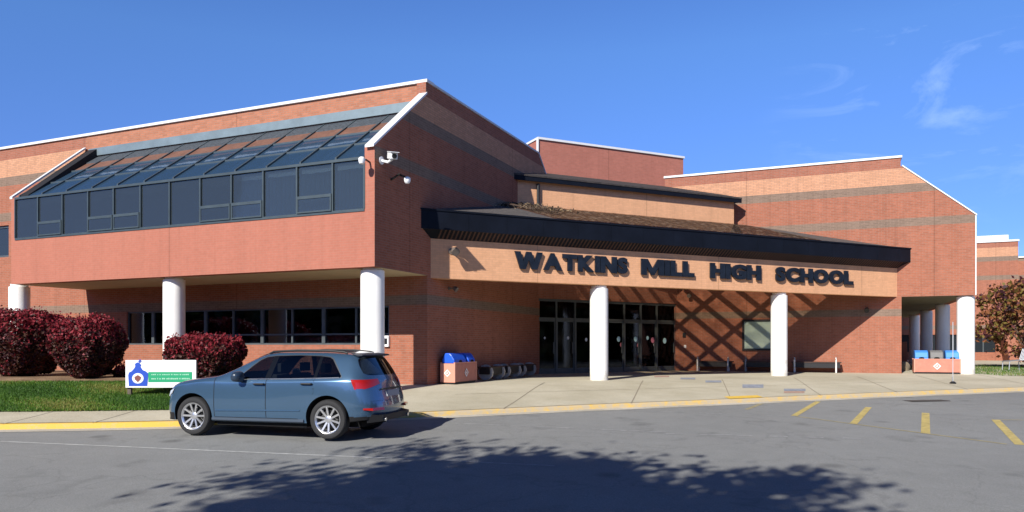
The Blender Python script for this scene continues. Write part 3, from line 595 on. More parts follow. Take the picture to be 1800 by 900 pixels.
for n in PURL: w.prism([C(cS0, n + d, rz(n + d) + e) for d, e in ((-.035, -.10), (.035, -.10), (.035, .012), (-.035, .012))], [C(cS1, n + d, rz(n + d) + e) for d, e in ((-.05, -.2), (.05, -.2), (.05, .012), (-.05, .012))])
part(w, 'skylight_purlins', M_timber, cro)
w = MB(); w.prism([C(c, n, rz(n) + .030) for c, n in ((cS0, nS0), (cS1, nS0), (cS1, nS1), (cS0, nS1))], [C(c, n, rz(n) + .024) for c, n in ((cS0, nS0), (cS1, nS0), (cS1, nS1), (cS0, nS1))]); part(w, 'skylight_glazing', G_sky, cro)
w = MB(); w.box(C, 3.2, 17, 4.53, 7.5, 6.72, 6.8); part(w, 'entrance_ceiling', M_ceil)

# letters
POLY = {'M': [(0, 0), (0, 1), (.34, 1), (.62, .42), (.90, 1), (1.24, 1), (1.24, 0), (.95, 0), (.95, .52), (.70, 0), (.54, 0), (.29, .52), (.29, 0)],
        'N': [(0, 0), (0, 1), (.32, 1), (.72, .46), (.72, 1), (1.02, 1), (1.02, 0), (.70, 0), (.30, .54), (.30, 0)],
        'W': [(.30, 0), (0, 1), (.31, 1), (.47, .42), (.64, 1), (.92, 1), (1.09, .42), (1.25, 1), (1.56, 1), (1.26, 0), (.95, 0), (.78, .56), (.61, 0)]}
def letters(text, c0, c1, z0, z1, parent):
    gl = []
    for ch in text:
        cu = bpy.data.curves.new('letter', 'FONT'); cu.body = ch; cu.size = 1; cu.offset = .062 if ch not in 'MNW' else .0; cu.resolution_u = 4; cu.align_x = 'LEFT'
        ob = bpy.data.objects.new('tmp_letter', cu); col.objects.link(ob); bpy.context.view_layer.update()
        me = bpy.data.meshes.new_from_object(ob.evaluated_get(bpy.context.evaluated_depsgraph_get()))
        vs_ = [v.co.copy() for v in me.vertices]; x0 = min(v.x for v in vs_); x1 = max(v.x for v in vs_); y0 = min(v.y for v in vs_); y1 = max(v.y for v in vs_)
        if ch in POLY:
            me.clear_geometry(); pp_ = POLY[ch]; me.from_pydata([(a * .8, b, 0) for a, b in pp_], [], [tuple(range(len(pp_)))]); x0, x1, y0, y1 = 0, .8 * max(a for a, b in pp_), 0, 1
        gl.append((me, x0, x1, y0, y1, ch)); bpy.data.objects.remove(ob)
    gap = .035; tot = sum((g[2] - g[1]) for g in gl) + gap * (len(gl) - 1); k = (c1 - c0) / tot; x = c0
    for me, x0, x1, y0, y1, ch in gl:
        wd = (x1 - x0) * k; bm = bmesh.new(); bm.from_mesh(me)
        pass
        for v_ in bm.verts: v_.co = Vector((x + (v_.co.x - x0) / (x1 - x0) * wd, 0, z0 + (v_.co.y - y0) / (y1 - y0) * (z1 - z0)))
        r = bmesh.ops.extrude_face_region(bm, geom=bm.faces[:]); nv = [e for e in r['geom'] if isinstance(e, bmesh.types.BMVert)]
        for v_ in nv: v_.co.y = -.06
        bmesh.ops.recalc_face_normals(bm, faces=bm.faces)
        mb = MB(); mb.v = [tuple(C(v_.co.x, v_.co.y - .035, v_.co.z)) for v_ in bm.verts]
        for f in bm.faces: mb.f.append(tuple(q.index for q in f.verts)); mb.m.append(0)
        bm.free(); mb.build('sign_letter', M_letter, parent); x += wd + gap * k
M_letter = mat('dark navy letter metal', (.010, .014, .022), .4, noise=.4, nscale=4, spec=.35)
for txt, px0, px1 in (('WATKINS', 903, 1101), ('MILL', 1125, 1218), ('HIGH', 1246, 1335), ('SCHOOL', 1361, 1497)):
    letters(txt, on_line(px0, Q0, cd)[0], on_line(px1, Q0, cd)[0], 4.10, 4.63, sb)

# ---- upper band, upper roof, box
nb = 4.228
w = MB(); w.box(C, 4.3, 15.05, nb, nb + .3, 6.82, 7.85); w.box(C, 14.75, 15.05, nb + .3, 9, 6.3, 7.85); part(w, 'upper_band', M_peach)
w = MB(); w.tube([C(5.65, nb - .08, 6.9), C(5.65, nb - .08, 7.75)], .06, 8); part(w, 'downpipe', M_dark)
n0, n1 = nb - .22, 7.0; c_e0, c_e1 = 4.1, 15.28
w = MB(); w.prism([C(c_e0 - 1, n, z) for n, z in ((n0, 7.80), (n0, 7.99), (nb + .2, 8.05), (nb + .2, 7.86), (nb - .02, 7.84))], [C(c_e1, n, z) for n, z in ((n0, 7.80), (n0, 7.99), (nb + .2, 8.05), (nb + .2, 7.86), (nb - .02, 7.84))]); part(w, 'upper_fascia', M_fascia)
c_b0 = on_line(946, Vector((1.08, 31)), cd)[0]
bx0 = (Vector((1.08, 31)) - Q0).dot(cd); tb_, _ = on_line(1201, Vector((1.08, 31)), cd); bx1 = bx0 + tb_
w = MB(); w.prism([C(c_e0 - 1, n0 - .02, 8.02), C(c_e1, n0 - .02, 8.02), C(bx1 + .4, n1, 8.92), C(c_e0 + 1.0, n1, 8.92)], [C(c_e0 - 1, n0 - .02, 7.96), C(c_e1, n0 - .02, 7.96), C(bx1 + .4, n1, 8.80), C(c_e0 + 1.0, n1, 8.80)])
w.poly([C(c_e1, n0 - .02, 8.01), C(c_e1, n1 + 3, 7.97), C(bx1 + .4, n1, 8.92)]); part(w, 'upper_roof', mat('dark slate shingles', (.045, .038, .036), .9, noise=.5, nscale=5, bump=.5, bscale=40))
w = MB(); w.box(C, bx0, bx1, 7.01, 12, 6, 10.28); part(w, 'roof_tower', M_box)
w = MB(); w.box(C, bx0 - .04, bx1 + .04, 6.95, 12.05, 10.28, 10.37); w.box(C, bx0 - .05, bx0 - .002, 6.95, 7.08, 8.6, 10.28); part(w, 'tower_coping', M_coping)

# ---- right wing
w = MB()
pr = [(-12.2, -.2), (.15, -.2), (.15, 3.72), (2.68, 3.72), (2.68, 6.84), (.19, 8.92), (.12, 8.95), (.12, 9.28), (-12.2, 9.28)]
BW = (-5.97, -4.5, 1.55, 2.88)   # display case
w.prism([G(x, 0, z) for x, z in pr], [G(x, .3, z) for x, z in pr])
w.box(G, -.15, .15, .3, 26, -.2, 3.72); w.box(G, 2.4, 2.68, .3, 26, 3.722, 5.2); part(w, 'wing_wall', M_brick)
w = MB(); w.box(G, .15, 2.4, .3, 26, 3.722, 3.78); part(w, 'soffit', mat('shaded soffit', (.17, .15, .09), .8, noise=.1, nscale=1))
w = MB(); w.prism([G(2.6, y, 5.2) for y in (.3, 26)] + [G(2.6, y, 6.5) for y in (26, .3)], [G(2.55, y, 5.2) for y in (.3, 26)] + [G(2.55, y, 6.5) for y in (26, .3)])
w.prism([G(2.6, .3, 6.5), G(2.6, 26, 6.5), G(.1, 26, 8.6), G(.1, .3, 8.6)], [G(2.6, .3, 6.45), G(2.6, 26, 6.45), G(.1, 26, 8.55), G(.1, .3, 8.55)]); part(w, 'glazing', G_sol)
w = MB(); w.box(G, -.18, .12, .3, 26, 8.3, 9.28); part(w, 'parapet_wall', M_clere)
w = MB(); w.box(G, -12, -.18, .3, 26, 8.6, 8.7); part(w, 'flat_roof', M_shingle)
w = MB(); w.box(G, -12.2, .17, -.05, .33, 9.28, 9.365); w.box(G, -.2, .17, .33, 26, 9.28, 9.365); part(w, 'parapet_coping', M_coping)
w = MB(); slope_bar(w, lambda y, x, z: G(x, y, z), -.04, .34, ((.17, 8.93), (2.74, 6.79)), .055); w.box(G, 2.682, 2.72, -.03, .3, 3.72, 6.8); part(w, 'gable_coping', M_coping)
for k in range(4): p = Vector(G(2.42, .4, 0)[:2]) + vd * 7.0 * k; column(p.x, p.y, .5, 3.72)
w = MB(); w.box(G, .17, 2.2, 24, 24.3, .5, 2.0); part(w, 'low_wall', M_brick)

# ---- entrance glazing
E0 = Vector(W(0, 11.3, 0)[:2]); E1 = Vector(G(-8.78, 0, 0)[:2]); ed = (E1 - E0); EL_ = ed.length; ed.normalize(); en = Vector((-ed.y, ed.x))
Ef = fr(E0, ed, en)
w = MB(); w.box(Ef, -.3, EL_ + .3, 0, .3, 3.62, 6.9); ew = part(w, 'entrance_wall', M_brick)
ent = MB(); ent.box(Ef, .0, EL_, .05, .17, 3.52, 3.618); ent.box(Ef, 0, EL_, .05, .17, .5, .68); ent = part(ent, 'entrance', M_frame)
post = [0.0, .95, 1.9, 2.85, 3.6, 4.55, 5.5, 6.45, EL_]
for i, t in enumerate(post):
    w = MB(); w.box(Ef, max(0, t - .04), min(EL_, t + .04), .05, .17, .68, 3.52); part(w, 'door_frame', M_frame, ent)
w = MB(); w.box(Ef, .04, EL_ - .04, .07, .15, 2.80, 2.88); part(w, 'transom', M_frame, ent)
for i in range(8):
    w = MB(); w.box(Ef, post[i] + .04, post[i + 1] - .04, .10, .11, 2.88, 3.52); part(w, 'fanlight', G_door, ent)
    w = MB(); w.box(Ef, post[i] + .07, post[i + 1] - .07, .10, .11, .78, 2.76); part(w, 'door_pane', G_door, ent)
    w = MB(); a, b = post[i] + .04, post[i + 1] - .04
    w.box(Ef, a, a + .05, .085, .135, .68, 2.80); w.box(Ef, b - .05, b, .085, .135, .68, 2.80); w.box(Ef, a + .05, b - .05, .085, .135, .68, .86); w.box(Ef, a + .05, b - .05, .085, .135, 2.72, 2.80)
    w.box(Ef, b - .13, b - .09, .03, .07, 1.45, 1.9); part(w, 'door', M_frame, ent)
M_stb = mat('pale blue sticker', (.45, .72, .78), .5); M_stp = mat('pink sticker', (.75, .25, .33), .5); M_stw = mat('white sticker', (.75, .78, .8), .5)
def sticker(px, py, m, r):
    t, Y = on_line(px, E0, ed); z = zat(py, Y); w = MB()
    w.prism([Ef(t + r * .8 * math.cos(q * .7854), .098, z + r * math.sin(q * .7854)) for q in range(8)], [Ef(t + r * .8 * math.cos(q * .7854), .092, z + r * math.sin(q * .7854)) for q in range(8)]); part(w, 'door_sticker', m, ent)
for px, py, m, r in ((1090, 596, M_stb, .12), (1095, 606, M_stp, .10), (1120, 596, M_stb, .12), (1125, 607, M_stp, .10), (1141, 594, M_stb, .09), (1150, 598, M_stp, .13), (1153, 606, M_stw, .08), (1171, 599, M_stb, .13), (1001, 594, M_stw, .07), (1033, 597, M_stw, .08), (960, 594, M_stw, .05)): sticker(px, py, m, r)
w = MB(); w.box(Ef, -.3, EL_ + .3, 5, 5.2, .5, 4); w.box(Ef, -.3, EL_ + .3, .3, 5, 3.7, 3.8); w.box(Ef, -.3, EL_ + .3, .3, 5, .5, .6)
w.box(Ef, -.5, -.3, .3, 5, .6, 3.7); part(w, 'lobby_interior', M_lobby)

# display window on the right brick wall
x0, x1, z0, z1 = BW
dw = MB(); dw.box(G, x0, x1, -.07, 0, z0, z0 + .09); dw.box(G, x0, x1, -.07, 0, z1 - .09, z1); dw.box(G, x0, x0 + .09, -.07, 0, z0 + .09, z1 - .09); dw.box(G, x1 - .09, x1, -.07, 0, z0 + .09, z1 - .09); dw = part(dw, 'window', M_dark)
w = MB(); w.box(G, x0 + .09, x1 - .09, -.03, -.01, z0 + .09, z1 - .09); part(w, 'window_pane', G_board, dw)

# ------------------------------------------------------------------ far wing seen to the right
A = empty('school_annex', (24, 55, .5), 'distant banded brick wing with dark ribbon window behind the reddish tree', 'school wing')
A0 = Vector(((1790 - 900) / 1320 * 54, 54)); Af = fr(A0, ud, vd)
w = MB(); w.box(Af, -16, 0, 0, 8, 2.55, 9.25); w.box(Af, -16, 0, 0, 8, .3, 1.25); w.box(Af, -1.4, 0, 0, 8, 1.25, 2.55); w.box(Af, 0, 16, .6, 8, .3, 8.1); part(w, 'brick_wall', M_brick, A)
w = MB(); w.box(Af, -16.1, .05, -.08, .3, 9.25, 9.38); w.box(Af, -2.6, -.6, .0, 3, 9.38, 9.75); w.box(Af, .05, 16, .5, 1, 8.1, 8.2); part(w, 'parapet_coping', M_coping, A)
w = MB(); w.box(Af, -16, -1.4, .12, .14, 1.25, 2.55); ww = part(w, 'ribbon_window', mat('far dark glazing', (.02, .025, .03), .08, spec=.6), A)
w = MB()
for k in range(8): w.box(Af, -15.5 + k * 1.9, -15.42 + k * 1.9, .02, .115, 1.25, 2.55)
part(w, 'mullion', M_frame, ww)
w = MB(); w.prism([Af(x, -2.4, z) for x, z in ((-.9, .4), (.8, .4), (.2, 2.75), (-1.3, 2.75))], [Af(x, -.01, z) for x, z in ((-.9, .4), (.8, .4), (.2, 2.75), (-1.3, 2.75))]); part(w, 'buttress', M_brick, A)
# ------------------------------------------------------------------ things on the forecourt
def wing_frame(o, a): return fr(Vector(o), a, Vector((-a.y, a.x)))
M_binb = mat('salmon bin panel', (.52, .20, .14), .7, noise=.12, nscale=6)
M_binf = mat('salmon bin trim', (.60, .27, .19), .6)
M_blue = mat('blue plastic lid', (.015, .10, .62), .35, coat=.2); M_blue2 = mat('sky blue plastic lid', (.06, .24, .66), .4)
M_greyl = mat('grey lid', (.16, .155, .15), .6); M_stk = mat('white recycling label', (.72, .72, .72), .5); M_hole = mat('black opening', (.004, .004, .004), .9)
def recycling_station(o, ax, wid, dep, z0, hgt, lids, label, logos, hood=.27, lidm=M_blue):
    F = wing_frame(o, ax); r = empty('recycling_bin', (*F(wid / 2, dep / 2, 0)[:2], z0), label, 'recycling bin', 'recycling bins by the walls')
    w = MB(); w.box(F, 0, wid, 0, dep, z0 + .06, z0 + hgt); w.build('body', M_binb, r, bevel=.012)
    w = MB(); w.box(F, .03, wid - .03, .03, dep - .03, z0, z0 + .06); w.build('base', M_dark, r)
    w = MB(); w.box(F, -.012, wid + .012, -.012, .03, z0 + hgt, z0 + hgt + .03); w.box(F, -.012, wid + .012, dep - .03, dep + .012, z0 + hgt, z0 + hgt + .03)
    for x in (-.012, wid - .03): w.box(F, x, x + .042, -.012, dep + .012, z0 + .05, z0 + hgt + .001)
    w.build('trim', M_binf, r)
    for (a, b, m) in lids:
        w = MB(); zt = z0 + hgt + .001; pr_ = [(0.03, zt), (0.03, zt + .10), (.12, zt + hood * .8), (dep * .4, zt + hood), (dep - .12, zt + hood), (dep - .03, zt + .12), (dep - .03, zt)]
        w.prism([F(a, y, z) for y, z in pr_], [F(b, y, z) for y, z in pr_]); l = w.build('lid', m, r, bevel=.03)
        w = MB(); cx = (a + b) / 2
        w.prism([F(cx + .09 * math.cos(q * .628), .028 if False else .02, zt + .05 + 0 * q) if False else F(cx + .10 * math.cos(q * .628), .022 + .0, zt + .055 + .045 * math.sin(q * .628)) for q in range(10)], [F(cx + .10 * math.cos(q * .628), .035, zt + .055 + .045 * math.sin(q * .628)) for q in range(10)]); w.build('opening', M_hole, l)
    for (f, x, z, s) in logos:
        FF = F if f == 'front' else (lambda a, b, zz: F(b, dep - a, zz)) if f == 'left' else F
        w = MB()
        for (q, h, m) in ((s, -.014, 0), (s * .62, -.018, 1), (s * .30, -.021, 0)):
            w.prism([FF(x + q * dx, h, z0 + z + q * dz) for dx, dz in ((1, 0), (0, 1), (-1, 0), (0, -1))], [FF(x + q * dx, h - .003, z0 + z + q * dz) for dx, dz in ((1, 0), (0, 1), (-1, 0), (0, -1))], m)
        w.build('recycling_label', [M_stk, M_binb], r)
    return r
kk = Vector((P0.x, P0.y)) + ud * .58 + vd * 3.24; zf = .655
recycling_station((kk.x, kk.y), vd, 1.42, .46, zf, .60, [(.02, .80, M_blue), (.95, 1.40, M_blue)], 'brick coloured bin with bright blue domed lids in the shade by the dark side wall', [('front', .72, .32, .13), ('left', .22, .32, .11)], hood=.30)
k2 = gnd(1607, 656.5, lambda y: .655)
recycling_station((k2[0], k2[1]), ud, 1.60, .75, zf, .56, [(.03, .50, M_blue2), (.57, 1.02, M_greyl), (1.10, 1.57, M_blue2)], 'wide salmon recycling station with two blue lids and one grey lid beside a white column', [('front', .80, .30, .14)], hood=.36)

# benches
M_leg = mat('white painted bench leg', (.72, .71, .68), .5, noise=.15, nscale=8); M_seat = mat('dark timber bench seat', (.045, .022, .016), .6, noise=.3, nscale=6); M_cleg = mat('grey concrete bench end', (.36, .34, .32), .8, noise=.15, nscale=6)
def bench(o, ax, L, label, z0=.655, legm=M_leg, style='arm'):
    F = wing_frame(o, ax); r = empty('bench', (*F(L / 2, .22, 0)[:2], z0), label, 'bench', 'benches around the entrance')
    w = MB()
    for k in range(4): w.box(F, 0, L, .02 + k * .11, .11 + k * .11, z0 + .40, z0 + .445)
    w.build('seat', M_seat, r, bevel=.006)
    w = MB(); w.box(F, .05, L - .05, .04, .40, z0 + .20, z0 + .398); w.build('rail', M_dark, r)
    for x in (.12, L - .2):
        w = MB()
        if style == 'arm': w.tube([F(x, .0, z0), F(x, .02, z0 + .30), F(x, -.01, z0 + .52), F(x, .10, z0 + .60), F(x, .26, z0 + .56), F(x, .42, z0 + .42), F(x, .44, z0)], .032, 8)
        else:
            n = 12; w.prism([F(x, .22 + .26 * math.cos(q * 2 * math.pi / n), z0 + .26 + .25 * math.sin(q * 2 * math.pi / n)) for q in range(n)], [F(x + .09, .22 + .26 * math.cos(q * 2 * math.pi / n), z0 + .26 + .25 * math.sin(q * 2 * math.pi / n)) for q in range(n)])
        w.build('leg', legm, r, smooth=True)
    return r
sw = lambda s, o: Vector(W(0, s, 0)[:2]) + ud * o
for i, (s, lb) in enumerate(((5.55, 'grey ended bench nearest the blue lidded bin along the dark side wall'), (6.95, 'grey ended bench in the middle of the row along the dark side wall'), (8.35, 'grey ended bench nearest the entrance doors along the dark side wall'))):
    p = sw(s, .12 + .5); bench((p.x, p.y), vd, 1.25, lb, style='round', legm=M_cleg)
gw = lambda x, o: Vector(G(x, -o, 0)[:2])
p = gw(-7.9, .62); bench((p.x, p.y), ud, 1.6, 'dark seated bench with white arms under the lattice of sun beside the doors')
p = gw(-5.9, .62); bench((p.x, p.y), ud, 1.5, 'bench in shade below the greenish window', legm=M_cleg)
p = gw(-3.95, .62); bench((p.x, p.y), ud, 1.9, 'dark bench with a white arm reaching out of the diagonal shadow')

# cameras and wall lamps
M_cw = mat('white camera housing', (.80, .80, .80), .4); M_cd = mat('camera black', (.02, .02, .02), .3)
def cam_unit(F, pos, aim, label, sc_=1.0, name='security_camera'):
    """bracket arm plus housing; pos is on the wall, F outward frame in world"""
    p = Vector(pos); a = Vector(aim).normalized(); r = empty(name, p, label, 'security camera', 'cameras on the wing corner')
    outd = Vector(F); e = p + outd * .32 * sc_
    w = MB(); w.tube([p, p + outd * .03], .10 * sc_, 12); w.tube([p, p + outd * .2 * sc_ + Vector((0, 0, -.06 * sc_)), e], .035 * sc_, 8); w.build('bracket', M_cw, r, smooth=True)
    q = a.cross(Vector((0, 0, 1))).normalized(); up = q.cross(a)
    def H(x, y, z): v = e + (a * x + q * y + up * z) * sc_; return tuple(v)
    w = MB(); w.box(H, -.20, .24, -.085, .085, .0, .16); w.build('housing', M_cw, r, bevel=.02)
    w = MB(); w.box(H, -.16, .32, -.10, .10, .165, .18); w.build('sunshield', M_cw, r)
    w = MB(); w.tube([H(.24, 0, .08), H(.26, 0, .08)], .06 * sc_, 14); w.build('lens', M_cd, r, smooth=True)
    return r
o1 = Vector(W(-.0, .28, 6.52)); cam_unit((ud.x, ud.y, .0), o1, (.35, -.9, -.25), 'large white camera on the shaded side of the wing corner', 1.05)
o2 = Vector(W(-.0, .75, 6.12))
r = empty('security_camera', o2, 'small dome camera hanging on a dark arm on the shaded gable', 'security camera', 'cameras on the wing corner')
w = MB(); w.tube([o2, o2 + Vector((ud.x, ud.y, 0)) * .25 + Vector((0, 0, .12)), o2 + Vector((ud.x, ud.y, 0)) * .5], .03, 8); w.build('bracket', M_cd, r, smooth=True)
e = o2 + Vector((ud.x, ud.y, 0)) * .5; w = MB(); w.lathe([(.0, -.15), (.045, -.14), (.075, -.105), (.085, -.06), (.085, 0), (.05, .03), (.02, .04)], e, 16); w.build('housing', M_cw, r, smooth=True)
o3 = Vector(W(.14, 0, 6.42)); r = empty('security_camera', o3, 'small white camera on the sunlit front edge of the gable', 'security camera', 'cameras on the wing corner')
fo = Vector((-vd.x, -vd.y, 0)); w = MB(); w.tube([o3, o3 + fo * .18 + Vector((0, 0, .03)), o3 + fo * .34], .025, 8); w.build('bracket', M_cd, r, smooth=True)
w = MB(); w.lathe([(.0, -.13), (.06, -.11), (.085, -.05), (.085, .02), (.04, .06), (0, .065)], o3 + fo * .36, 16); w.build('housing', M_cw, r, smooth=True)
def wall_light(p, outd, label, s=1.0, m=None):
    p = Vector(p); o = Vector(outd); r = empty('floodlight', p, label, 'floodlight', 'lights on the walls'); q = o.cross(Vector((0, 0, 1)))
    w = MB(); w.tube([p, p + o * .03], .07 * s, 12); w.tube([p, p + o * .16 * s, p + o * .22 * s + Vector((0, 0, .05 * s))], .025 * s, 8); w.build('bracket', m or M_cd, r, smooth=True)
    e = p + o * .24 * s; a = (o + Vector((0, 0, -.6))).normalized()
    w = MB(); w.tube([e - a * .06 * s, e + a * .02 * s, e + a * .12 * s], [.05 * s, .09 * s, .10 * s], 14); w.build('lamp_head', m or M_cd, r, smooth=True); return r
no = Vector((-nd.x, -nd.y, 0))
M_gl = mat('grey lamp metal', (.16, .13, .11), .5)
wall_light(C(.62, 0, 4.52), no, 'bronze floodlight at the left end of the lettered band', 1.2, M_gl)
t_, Y_ = on_line(1523, R0, ud); wall_light(G(t_, 0, zat(544, Y_)), (-vd.x, -vd.y, 0), 'dark round light in the shadow on the right brick wall', 1.0)
t_, Y_ = on_line(1213, R0, ud); wall_light(G(t_, 0, zat(519, Y_)), (-vd.x, -vd.y, 0), 'small light above the sun lattice near the entrance', .9, M_gl)
p = Vector(W(-.0, 4.0, 0)); t_, Y_ = on_line(789, P0, vd); wall_light(W(0, t_, zat(507, Y_)), (ud.x, ud.y, 0), 'small light on the dark side wall above the bin', .8, M_gl)
t_, Y_ = on_line(681, Vector(W(0, S2, 0)[:2]), ud); b = MB(); F_ = lambda a, bb, z: (W(-a, S2 - bb, z)); zz = zat(602, Y_)
r = empty('intercom', F_(t_, 0, zz), 'small white intercom box on the sunlit brick by the wing corner', 'intercom'); w = MB(); w.box(F_, t_ - .09, t_ + .09, .002, .09, zz - .13, zz + .20); w.build('housing', M_cw, r, bevel=.02); w = MB(); w.box(F_, t_ - .05, t_ + .05, .09, .097, zz - .05, zz + .12); w.build('grille', M_cd, r)
t_, Y_ = on_line(1203, R0, ud); zz = zat(589, Y_); w = MB()
F2 = lambda a, b_, z: G(a, -b_, z)
w.box(F2, t_ - .07, t_ + .07, .003, .05, zz - .1, zz + .1); tag(w.build('call_button', M_cd, bevel=.01), 'small black box on the brick just right of the doors', 'call box')
zz = zat(609, Y_); w = MB(); w.box(F2, t_ - .02, t_ + .09, .003, .04, zz - .07, zz + .07); tag(w.build('switch_plate', M_cw, bevel=.01), 'small white plate on the brick right of the doors below the black box', 'switch plate')

# slim marker pole, drain, boulder
q = gnd(1675, 673, lambda y: .55); z0 = walk_z(q[0], q[1]); r = empty('marker_pole', (q[0], q[1], z0), 'thin pale pole standing on the walk in front of the right bin', 'pole')
w = MB(); w.tube([(q[0], q[1], z0 + .05), (q[0], q[1], 2.55)], .013, 8); w.build('pole', mat('pale pole', (.42, .44, .48), .5), r, smooth=True); w = MB(); w.lathe([(.10, z0), (.10, z0 + .03), (.04, z0 + .08)], (q[0], q[1], 0), 12); w.build('foot', M_cd, r, smooth=True)
ga = Vector(gnd(1596, 705.5)[:2]); gb_ = Vector(gnd(1662, 704)[:2]); dF = wing_frame(ga, (gb_ - ga).normalized()); L = (gb_ - ga).length; zc = road_z(ga.y)
w = MB(); w.box(dF, 0, L, -.2, .25, zc - .05, zc + .008); dr = w.build('drain_grate', mat('cast iron', (.03, .028, .026), .6)); tag(dr, 'long dark drain grate in the asphalt by the right kerb', 'drain')
w = MB()
for k in range(16): w.box(dF, .05 + k * L / 16, .05 + k * L / 16 + L / 34, -.15, .2, zc + .008, zc + .016)
w.build('bars', mat('worn iron', (.07, .065, .06), .5), dr)
bm = bmesh.new(); bmesh.ops.create_icosphere(bm, subdivisions=3, radius=1)
q = gnd(1594, 653, lambda y: .63)
for v_ in bm.verts:
    v_.co = Vector((v_.co.x * .36, v_.co.y * .28, max(v_.co.z, -.4) * .33)) * (1 + .12 * math.sin(7 * v_.co.x + 3 * v_.co.z) + .08 * math.cos(9 * v_.co.y))
    v_.co += Vector((q[0], q[1] + .5, .75))
mb = MB(); mb.v = [tuple(v_.co) for v_ in bm.verts]; mb.f = [tuple(x.index for x in f.verts) for f in bm.faces]; mb.m = [0] * len(mb.f); bm.free()
tag(mb.build('boulder', mat('brown stone', (.22, .17, .11), .9, noise=.3, nscale=6), smooth=True), 'low brown boulder left of the wide recycling station', 'boulder')

# metal chair at the right edge
q = gnd(1786, 652, lambda y: .635); cx, cy = q[0], q[1]; M_met = mat('galvanised metal', (.45, .47, .50), .35, metal=.6)
r = empty('metal_seat', (cx, cy, .635), 'grey metal mesh seat on thin legs on the grass at the far right', 'outdoor seat')
w = MB(); w.prism([(cx - .45, cy - .2, 1.05), (cx + .35, cy - .2, 1.12), (cx + .35, cy - .2, 1.15), (cx - .45, cy - .2, 1.08)], [(cx - .45, cy + .3, 1.05), (cx + .35, cy + .3, 1.12), (cx + .35, cy + .3, 1.15), (cx - .45, cy + .3, 1.08)]); w.build('seat', M_met, r)
w = MB()
for k in range(7): w.tube([(cx + .35, cy - .2 + k * .083, 1.13), (cx + .50, cy - .2 + k * .083, 1.62)], .012, 6)
w.tube([(cx + .50, cy - .22, 1.62), (cx + .50, cy + .32, 1.62)], .02, 6); w.build('backrest', M_met, r)
for dx_, dy_ in ((-.4, -.18), (-.4, .28), (.3, -.18), (.3, .28)): w = MB(); w.tube([(cx + dx_, cy + dy_, 1.06), (cx + dx_ * 1.1, cy + dy_, .63)], .018, 6); w.build('leg', M_met, r)

# ------------------------------------------------------------------ lawn sign
Ys = 18.3; x0, x1 = (220.5 - 900) / 1320 * Ys, (343.5 - 900) / 1320 * Ys; z0, z1 = zat(681.5, Ys), zat(633, Ys)
SF = lambda a, b_, z: (x0 + a, Ys + b_ + a * .02, z); WL = x1 - x0; HL = z1 - z0
r = empty('lawn_sign', (x0 + WL / 2, Ys, lawn_z(x0 + .8, Ys)), 'white board on posts with blue clock shape and green bar, standing on the lawn', 'sign')
w = MB(); w.box(SF, 0, WL, 0, .05, z0, z1); bd = w.build('board', mat('white sign board', (.84, .84, .83), .35), r, bevel=.004)
M_sb = mat('sign blue', (.02, .075, .46), .4); M_sg = mat('sign green', (.02, .33, .15), .4); M_sr = mat('sign brown red', (.22, .07, .06), .4); M_sl = mat('sign pale green text', (.35, .62, .46), .4); M_sgt = mat('sign grey text', (.5, .5, .5), .4)
def shape(pts, d, m, name, par=bd):   # pts in board fractions: px measured 0..WL, 0..HL
    w = MB(); w.prism([SF(a * WL, -d, z0 + b_ * HL) for a, b_ in pts], [SF(a * WL, -d + .003, z0 + b_ * HL) for a, b_ in pts]); w.build(name, m, par)
# blue clock-like outline with a knob on top
shape([(.05, .06), (.31, .06), (.325, .52), (.285, .60), (.245, .64), (.215, .76), (.225, .82), (.20, .90), (.165, .92), (.135, .86), (.14, .78), (.125, .70), (.09, .60), (.05, .55), (.04, .45)], .006, M_sb, 'blue_emblem')
shape([(.178 + .082 * math.cos(q * .3927), .34 + .19 * math.sin(q * .3927)) for q in range(16)], .010, M_stw, 'white_disc')
shape([(.13, .38), (.15, .42), (.178, .46), (.205, .42), (.228, .38), (.215, .29), (.178, .20), (.14, .29)], .014, M_sr, 'shield')
w = MB()
for k in range(3):
    an = k * 1.047; c0 = (.205 * WL, z1 - .035 * HL + 0); dxx, dzz = .045 * math.cos(an), .045 * math.sin(an); nx, nz_ = -math.sin(an) * .008, math.cos(an) * .008
    w.prism([SF(c0[0] + sx * dxx + sy * nx, -.010 - k * .001, c0[1] + sx * dzz + sy * nz_) for sx, sy in ((-1, -1), (1, -1), (1, 1), (-1, 1))], [SF(c0[0] + sx * dxx + sy * nx, -.006 - k * .001, c0[1] + sx * dzz + sy * nz_) for sx, sy in ((-1, -1), (1, -1), (1, 1), (-1, 1))])
w.build('star', M_sb, bd)
shape([(.325, .20), (.945, .20), (.945, .57), (.325, .57)], .006, M_sg, 'green_bar')
w = MB(); rr = random.Random(3)
for row, (zf, h) in enumerate(((.455, .045), (.30, .055))):
    a = .37
    while a < .90:
        l = rr.uniform(.012, .022)
        w.box(SF, a * WL, (a + l) * WL, -.0095, -.0085, z0 + zf * HL, z0 + (zf + h * rr.uniform(.7, 1)) * HL); a += l + rr.choice((.005, .005, .006, .018))
w.build('lettering', M_sl, bd)
w = MB(); a = .36
while a < .92:
    l = rr.uniform(.008, .015); w.box(SF, a * WL, (a + l) * WL, -.0035, -.0015, z0 + .09 * HL, z0 + .115 * HL); a += l + rr.choice((.004, .004, .012))
w.build('small_lettering', M_sgt, bd)
M_post = mat('weathered post', (.11, .09, .07), .9, noise=.3, nscale=9)
for a in (.02, WL - .10):
    w = MB(); w.box(SF, a, a + .085, .052, .13, lawn_z(x0 + a, Ys) - .1, z1 - .06); w.build('post', M_post, r)

